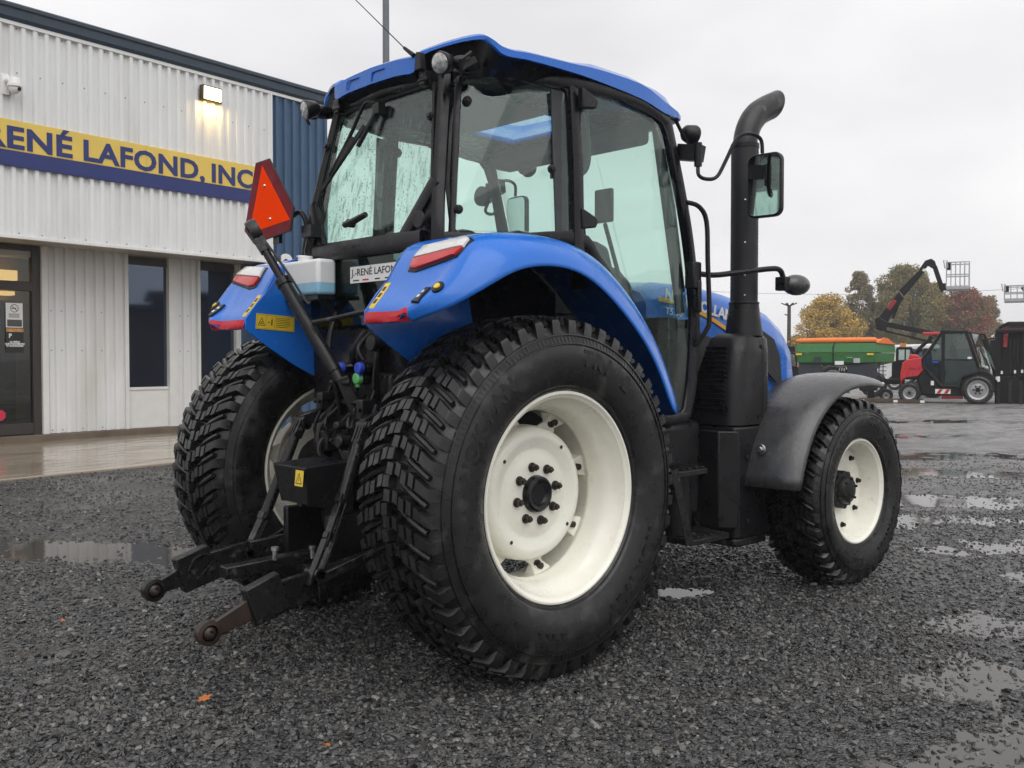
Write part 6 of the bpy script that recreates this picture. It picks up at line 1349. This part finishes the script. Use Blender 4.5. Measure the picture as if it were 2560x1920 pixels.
for x0, x1, z0, z1, mt in ((200, 275, 922, 945, 'yellow'), (1085, 1168, 922, 945, 'yellow'), (692, 802, 1018, 1064, 'white'), (922, 1003, 982, 1040, 'cage'), (430, 520, 970, 1040, 'darkgrey'), (835, 910, 970, 978, 'cage')):
    m = MB(); m.prism([(sx(x0), sz(z1)), (sx(x1), sz(z1)), (sx(x1), sz(z0)), (sx(x0), sz(z0))], .60 if z0 < 930 else .595, .612, XZ(0)); m.build('decal', M[mt], SP)
for x in (745, 775, 805):
    m = MB(); m.bar((sx(x), -.35, sz(1140)), (sx(x + 8), -.35, sz(1105)), .02, .02); m.build('lever', M['white'], SP)
side_wheel(SP, sx(1330), .21, .21, .1, y=-.2, w=.14, lugs=12)
# low pallet on the ground
PL = station('pallet', 29.8, 2195, 'brown timber pallet lying between the spreader and the telehandler', 'pallet')
for k in range(3): m = MB(); m.bb((-.55, -.4 + k * .3, .02), (1.3, -.15 + k * .3, .12)); m.build('board', mat('wet_timber', (.07, .045, .03), .6, var=.3) if k == 0 else bpy.data.materials['wet_timber'], PL)
for x in (-.45, .3, 1.15): m = MB(); m.bb((x, -.42, .0), (x + .12, .42, .02)); m.build('skid', bpy.data.materials['wet_timber'], PL)
for x in (-.5, .45, 1.2): m = MB(); m.bb((x, -.43, .03), (x + .12, -.405, .10)); m.build('white_tag', M['white'], PL)
# compact tractor with a dark cab
CT = station('compact_tractor', 34.0, 2150 + 460 / 4.146, 'dark cab of a small tractor behind the spreader', 'tractor')
q = 34.0 / 2400
cx_ = lambda zx: (zx - 460) / 4.146 * q * .926
cz__ = lambda zy: 1.369 + (896 - 630 - zy / 4.146) * q
m = MB(); P5 = [(cx_(a), cz__(b)) for a, b in ((385, 1130), (385, 1010), (410, 995), (520, 1000), (545, 1040), (550, 1130))]
for y in (-.5, .5): m.tube([(x, y, z) for x, z in P5 + P5[:1]], .045, 8)
m.bar((cx_(468), -.5, cz__(1000)), (cx_(468), -.5, cz__(1130)), .05, .05); m.bar((cx_(410), -.5, cz__(995)), (cx_(410), .5, cz__(995)), .08, .08); m.build('cab_frame', M['machblack'], CT)
m = MB(); m.prism([(cx_(a), cz__(b)) for a, b in ((375, 990), (530, 985), (550, 1010), (380, 1012))], -.55, .55, XZ(0)); m.build('cab_roof', M['machblack'], CT, bevel=.02)
m = MB(); m.prism(P5, .48, .485, XZ(0)); m.build('glass', M['mglass'], CT)
m = MB(); m.prism([(cx_(a), cz__(b)) for a, b in ((330, 1130), (640, 1130), (640, 1320), (330, 1320))], -.45, .45, XZ(0)); m.build('body', M['machblack'], CT, bevel=.04)
for x in (-1.0, .9): side_wheel(CT, x, .45, .45, .25, y=-.55)
for zx in (430, 458): m = MB(); m.cyl((cx_(zx), -.2, cz__(985)), (cx_(zx), -.2, cz__(945)), .06, .05, 10); m.build('beacon', M['amber'], CT)
# white van roofs far behind
VN = station('delivery_van', 42.0, 2150 + 620 / 4.146, 'white van showing behind the red telehandler', 'van')
m = MB(); m.prism([(-1.6, .35), (-1.6, 1.55), (-1.3, 1.95), (.8, 2.0), (1.25, 1.85), (1.6, 1.3), (2.0, 1.1), (2.0, .35)], -.85, .85, XZ(0)); m.build('body', M['cablewhite'], VN, bevel=.08, seg=3)
m = MB(); m.prism([(.9, 1.3), (1.5, 1.3), (1.2, 1.75), (.9, 1.78)], .85, .86, XZ(0)); m.prism([(-.4, 1.3), (.75, 1.3), (.75, 1.78), (-.4, 1.78)], .85, .86, XZ(0)); m.build('side_window', M['winglass'], VN)
for x in (-1.0, 1.35): side_wheel(VN, x, .33, .33, .2, y=-.75, w=.2)
# red tractor behind the bonnet, left of the spreader
HV = station('red_tractor', 36.0, 1968, 'red tractor with a tall glass cab half hidden left of the spreader', 'tractor')
q = 36.0 / 2400
hx = lambda zx: (zx / 5.029 + 1950 - 1968) * q * .961
hz_ = lambda zy: 1.369 + (896 - 700 - zy / 5.029) * q
m = MB(); P6 = [(hx(a), hz_(b)) for a, b in ((50, 1090), (45, 940), (80, 915), (180, 920), (205, 960), (205, 1090))]
for y in (-.6, .6): m.tube([(x, y, z) for x, z in P6 + P6[:1]], .04, 8)
m.bar((P6[2][0], -.6, P6[2][1]), (P6[2][0], .6, P6[2][1]), .09, .09); m.build('cab_frame', M['machblack'], HV)
m = MB(); m.prism(P6, .58, .585, XZ(0)); m.build('glass', M['mglass'], HV)
m = MB(); m.prism([(hx(a), hz_(b)) for a, b in ((130, 1080), (260, 1070), (330, 1110), (340, 1200), (150, 1200))], -.4, .4, XZ(0)); m.build('bonnet', M['machred'], HV, bevel=.05)
m = MB(); m.prism([(hx(a), hz_(b)) for a, b in ((-30, 830), (190, 830), (190, 905), (-30, 905))], -.2, -.05, XZ(0)); m.prism([(hx(a), hz_(b)) for a, b in ((60, 1080), (250, 1090), (250, 1300), (60, 1300))], -.3, .5, XZ(0)); m.build('body', M['machblack'], HV, bevel=.03)
for zx, zy in ((105, 890), (100, 770)): m = MB(); m.cyl((hx(zx), 0, hz_(zy + 15)), (hx(zx), 0, hz_(zy - 8)), .05, n=10); m.build('beacon', M['amber'], HV)
for x in (-.6, 1.6): side_wheel(HV, x, .6, .6, .35, y=-.7)

# ------------------------------------------------------------------ yard light pole
YP = station('yard_light_pole', 48.0, 1950 + 110 / 5.029, 'dark yard light pole with splayed lamp heads left of the trees', 'pole')
q = 48.0 / 2400; top = 1.369 + (896 - 700 - 320 / 5.029) * q
m = MB(); m.cyl((0, 0, 0), (0, 0, top), .11, .085, 14); m.build('mast', mat('wood_pole', (.05, .048, .045), .7, var=.2), YP)
for s, e in ((-1, .38), (1, .38), (-1, .12), (1, .20)):
    m = MB(); m.bar((s * .06, 0, top - .02), (s * e, -.05 if e < .3 else 0, top + .11), .16, .05); m.build('lamp_head', M['bronze'], YP, bevel=.01)
m = MB(); m.cyl((-.22, 0, top - .45), (-.02, 0, top - .5), .03, n=8); m.build('bracket', M['bronze'], YP)

# ------------------------------------------------------------------ autumn trees
def leafmat(name, cols, cols2=None):
    """leaf colours: every leaf its own shade, whole boughs turning at their own pace"""
    m = bpy.data.materials.new(name); m.use_nodes = True; nt = m.node_tree; L = nt.links.new; b = nt.nodes['Principled BSDF']
    ge = N(nt, 'ShaderNodeNewGeometry')
    def ramp(cs):
        rp = N(nt, 'ShaderNodeValToRGB'); e = rp.color_ramp.elements
        e[0].position = 0; e[0].color = (*cs[0], 1); e[1].position = 1; e[1].color = (*cs[-1], 1)
        for i, c in enumerate(cs[1:-1]): x = e.new((i + 1) / (len(cs) - 1)); x.color = (*c, 1)
        L(ge.outputs['Random Per Island'], rp.inputs[0]); return rp.outputs[0]
    tc = N(nt, 'ShaderNodeTexCoord'); nz = N(nt, 'ShaderNodeTexNoise'); nz.inputs['Scale'].default_value = .55; nz.inputs['Detail'].default_value = 4; L(tc.outputs['Object'], nz.inputs['Vector'])
    mr = N(nt, 'ShaderNodeMapRange'); mr.inputs[1].default_value = .42; mr.inputs[2].default_value = .6; L(nz.outputs['Fac'], mr.inputs[0])
    mm = N(nt, 'ShaderNodeMix', data_type='RGBA'); L(mr.outputs[0], mm.inputs[0]); L(ramp(cols), mm.inputs[6]); L(ramp(cols2 or [tuple(q * .55 for q in c) for c in cols]), mm.inputs[7])
    L(mm.outputs[2], b.inputs['Base Color']); b.inputs['Roughness'].default_value = .65; b.inputs['Specular IOR Level'].default_value = .2
    return m
M['bark'] = mat('bark', (.035, .028, .022), .9, var=.3, vs=3)
def tree(name, d, px, toppy, hw_px, lm, label, n=5200, leaf=.105, trunk_h=.25, seed=1, sparse=.0, depth_off=0):
    q = d / 2400; H_ = 1.369 + (896 - toppy) * q; hw = hw_px * q * 1.1
    x, y = c2w(d, (px - 1280) / 2400 * d); o = empty(name, (x, y, 0), seed * 1.1); tag(o, label, 'tree', 'autumn trees behind the yard')
    r = random.Random(seed); m = MB(); tips = []
    def grow(p, dr, ln, rad, lev):
        n_ = 3; pts = [p]; cur = Vector(p)
        for k in range(n_):
            dr = (dr + Vector((r.uniform(-.18, .18), r.uniform(-.18, .18), r.uniform(-.02, .14)))).normalized(); cur = cur + dr * ln / n_; pts.append(cur.copy())
        m.tube(pts, [rad * (1 - .5 * k / n_) for k in range(n_ + 1)], 5 if lev else 8, cap=False)
        if lev >= 3: tips.append(cur); return
        if lev >= 1: tips.append(pts[2])
        for k in range(r.choice((3, 3, 4))):
            a = r.uniform(0, 6.28); sp = r.uniform(.35, .8); nd = (dr + Vector((math.cos(a) * sp, math.sin(a) * sp, r.uniform(-.05, .25)))).normalized()
            grow(cur if k < 2 else pts[2], nd, ln * r.uniform(.58, .8), rad * .5, lev + 1)
    grow(Vector((0, 0, 0)), Vector((0, 0, 1)), H_ * .36, H_ * .022, 0)
    # scale the limb ends into the crown's outline
    tz_ = max(t.z for t in tips); tr_ = max(math.hypot(t.x, t.y) for t in tips)
    sxy, szz = hw * .92 / tr_, H_ * .94 / tz_
    m.v = [(a * sxy, b * sxy, c * szz) for a, b, c in m.v]
    m.build('trunk', M['bark'], o)
    rg = np.random.default_rng(seed); nc = int(150 * (1 - sparse))
    t = rg.uniform(0, 1, nc) ** .8; prof = np.sin(np.pi * np.clip(t * .86 + .10, 0, 1)) ** .7
    an = rg.uniform(0, 2 * np.pi, nc); rad = np.sqrt(rg.uniform(.08, 1, nc)) * prof * hw * rg.uniform(.72, 1.04, nc)
    cc = np.stack([np.cos(an) * rad, np.sin(an) * rad, H_ * (.10 + .86 * t)], -1)
    cr = hw * rg.uniform(.13, .33, nc); wt = cr ** 2; pick = rg.choice(nc, n, p=wt / wt.sum())
    dv = rg.normal(0, 1, (n, 3)); dv *= (.35 + .65 * rg.uniform(0, 1, n) ** .4)[:, None] / np.linalg.norm(dv, axis=1)[:, None]
    c = cc[pick] + dv * cr[pick][:, None] * np.array([1, 1, .75]) + rg.normal(0, .03 * hw, (n, 3)); c = c[c[:, 2] > H_ * .05]; n = len(c)
    s_ = leaf * rg.uniform(.5, 1.3, n) * d / 90
    u = rg.normal(0, 1, (n, 3)); u /= np.linalg.norm(u, axis=1)[:, None]; v = np.cross(u, rg.normal(0, 1, (n, 3))); v /= np.linalg.norm(v, axis=1)[:, None]
    w_ = np.cross(u, v)
    V = np.stack([c - u * s_[:, None], c + v * s_[:, None] * .6 + w_ * s_[:, None] * .2, c + u * s_[:, None], c - v * s_[:, None] * .6 + w_ * s_[:, None] * .2], 1).reshape(-1, 3)
    me = bpy.data.meshes.new('crown'); me.from_pydata(V.tolist(), [], np.arange(4 * n).reshape(-1, 4).tolist()); me.materials.append(lm)
    co = bpy.data.objects.new('crown', me); col.objects.link(co); co.parent = o
    return o
ly = leafmat('yellow_leaves', [(0.312, 0.195, 0.039), (0.598, 0.364, 0.058), (0.700, 0.468, 0.078), (0.468, 0.338, 0.085)], [(0.260, 0.195, 0.065), (0.442, 0.312, 0.078), (0.351, 0.260, 0.091)])
lg = leafmat('green_brown_leaves', [(0.111, 0.117, 0.046), (0.182, 0.182, 0.072), (0.247, 0.215, 0.085), (0.143, 0.150, 0.062)], [(0.169, 0.137, 0.058), (0.312, 0.234, 0.091), (0.221, 0.182, 0.075)])
lb = leafmat('brown_leaves', [(0.182, 0.143, 0.085), (0.364, 0.286, 0.169), (0.260, 0.234, 0.117), (0.416, 0.325, 0.182)])
lr = leafmat('red_leaves', [(0.169, 0.049, 0.047), (0.312, 0.094, 0.081), (0.221, 0.111, 0.065), (0.377, 0.137, 0.098)], [(0.143, 0.104, 0.047), (0.234, 0.169, 0.072), (0.195, 0.098, 0.058)])
lp = leafmat('pale_leaves', [(0.260, 0.208, 0.091), (0.390, 0.312, 0.143), (0.234, 0.195, 0.091)])
tree('maple_tree', 88, 2073, 738, 74, ly, 'golden yellow maple tree behind the orange tarpaulin', 25500, seed=3)
tree('poplar_tree', 92, 2150, 676, 42, lb, 'tall thin brownish tree between the yellow and green trees', 14450, seed=5, sparse=.05)
tree('oak_tree', 90, 2262, 664, 82, lg, 'broad olive green tree behind the raised black boom', 37400, seed=7)
tree('oak_tree', 93, 2330, 706, 48, lg, 'smaller green tree below the basket beside the red tree', 20400, seed=11)
tree('maple_tree', 91, 2408, 722, 70, lr, 'dark red maple tree under the grey basket', 32300, seed=9)
tree('birch_tree', 96, 2473, 736, 30, lp, 'pale yellow thin tree right of the red maple', 5950, seed=13, sparse=.3)
tree('ash_tree', 95, 2190, 760, 50, lg, 'low dark tree filling the gap behind the boom knuckle', 20400, seed=17)
tree('maple_tree', 90, 1990, 838, 26, ly, 'low sparse golden bush beside the yard light pole', 3740, seed=15, sparse=.2)
tree('ash_tree', 97, 2100, 800, 60, lg, 'dark undergrowth tree below the yellow maple', 17000, seed=19)
tree('ash_tree', 97, 2370, 790, 80, lg, 'dark undergrowth tree below the red maple', 22100, seed=23)
# overhead wires
WA = station('overhead_wire', 60.0, 2020, 'thin overhead wire crossing the grey sky', 'wire')
m = MB(); P = [(-6 + k * 1.2, 0, 5.3 + .0045 * (k - 9) ** 2) for k in range(24)]; m.tube(P, .012, 4); m.build('cable', M['ink'], WA)

# ------------------------------------------------------------------ across the yard, out of the frame: what the panes and paint mirror
OB = empty('workshop_building', (31, -21, 0), R(-52)); tag(OB, 'dark flat roofed building mirrored in the white building window', 'building')
m = MB(); m.bb((-16, 0, 0), (16, 8, 3.5)); m.build('wall', mat('workshop_wall', (.10, .09, .085), .7, var=.2), OB)
m = MB(); m.bb((-16.3, -.3, 3.5), (16.3, 8.3, 3.75)); m.build('roof', M['trimblue'], OB)
m = MB(); m.bb((-3, 1.5, 3.75), (2.5, 6, 4.9)); m.bb((-3.5, 1.2, 4.9), (3.0, 6.3, 5.2)); m.build('roof_house', M['trimblue'], OB)
for x in (-12, -6, 5, 11):
    m = MB(); m.bb((x, -.06, 0), (x + 3.2, .0, 2.9)); m.build('roller_door', M['soffit'], OB)
# fallen leaves
lm_ = mat('fallen_leaf', (.42, .12, .02), .5, var=.3, vs=30)
for i, (d, px, lab) in enumerate(((3.75, 502, 'orange fallen leaf on the gravel before the lower links'), (4.9, 150, 'small orange leaf on the gravel near the left edge'), (3.3, 810, 'orange leaf scrap on the gravel at the bottom edge'), (6.6, 2265, 'tiny reddish leaf on the gravel right of the front wheel'))):
    x, y = c2w(d, (px - 1280) / 2400 * d); o = MB(); s_ = .024 if i == 0 else .014
    out_ = []
    for k in range(14):
        a = 2 * math.pi * k / 14; rr_ = s_ * (1.0 if k % 2 == 0 else .62) * (1.25 if k in (0,) else 1); out_.append((math.cos(a) * rr_ * 1.3, math.sin(a) * rr_, .003 * math.sin(a * 2)))
    o.shell(out_, (0, 0, .0008)); q = o.build('fallen_leaf', lm_, None, smooth=0); zz = float(ground_z(np.array([x]), np.array([y]))[0])
    q.location = (x, y, zz + .026); q.rotation_euler = (.15, -.2, i * 1.3); tag(q, lab, 'leaf', 'fallen leaves')

# ------------------------------------------------------------------ damp air
hm = bpy.data.materials.new('damp_air'); hm.use_nodes = True; nt = hm.node_tree; nt.nodes.clear()
ho = N(nt, 'ShaderNodeOutputMaterial'); pv = N(nt, 'ShaderNodeVolumePrincipled'); pv.inputs['Color'].default_value = (.95, .955, .97, 1); pv.inputs['Density'].default_value = .0010; pv.inputs['Anisotropy'].default_value = .2
nt.links.new(pv.outputs[0], ho.inputs['Volume'])
m = MB(); m.bb((-420, -920, -1.2), (920, 920, 14.5)); hz_o = m.build('haze', hm, smooth=0); tag(hz_o, 'thin pale rain haze over the whole yard', 'haze', kind='stuff')
sc.cycles.volume_bounces = 1
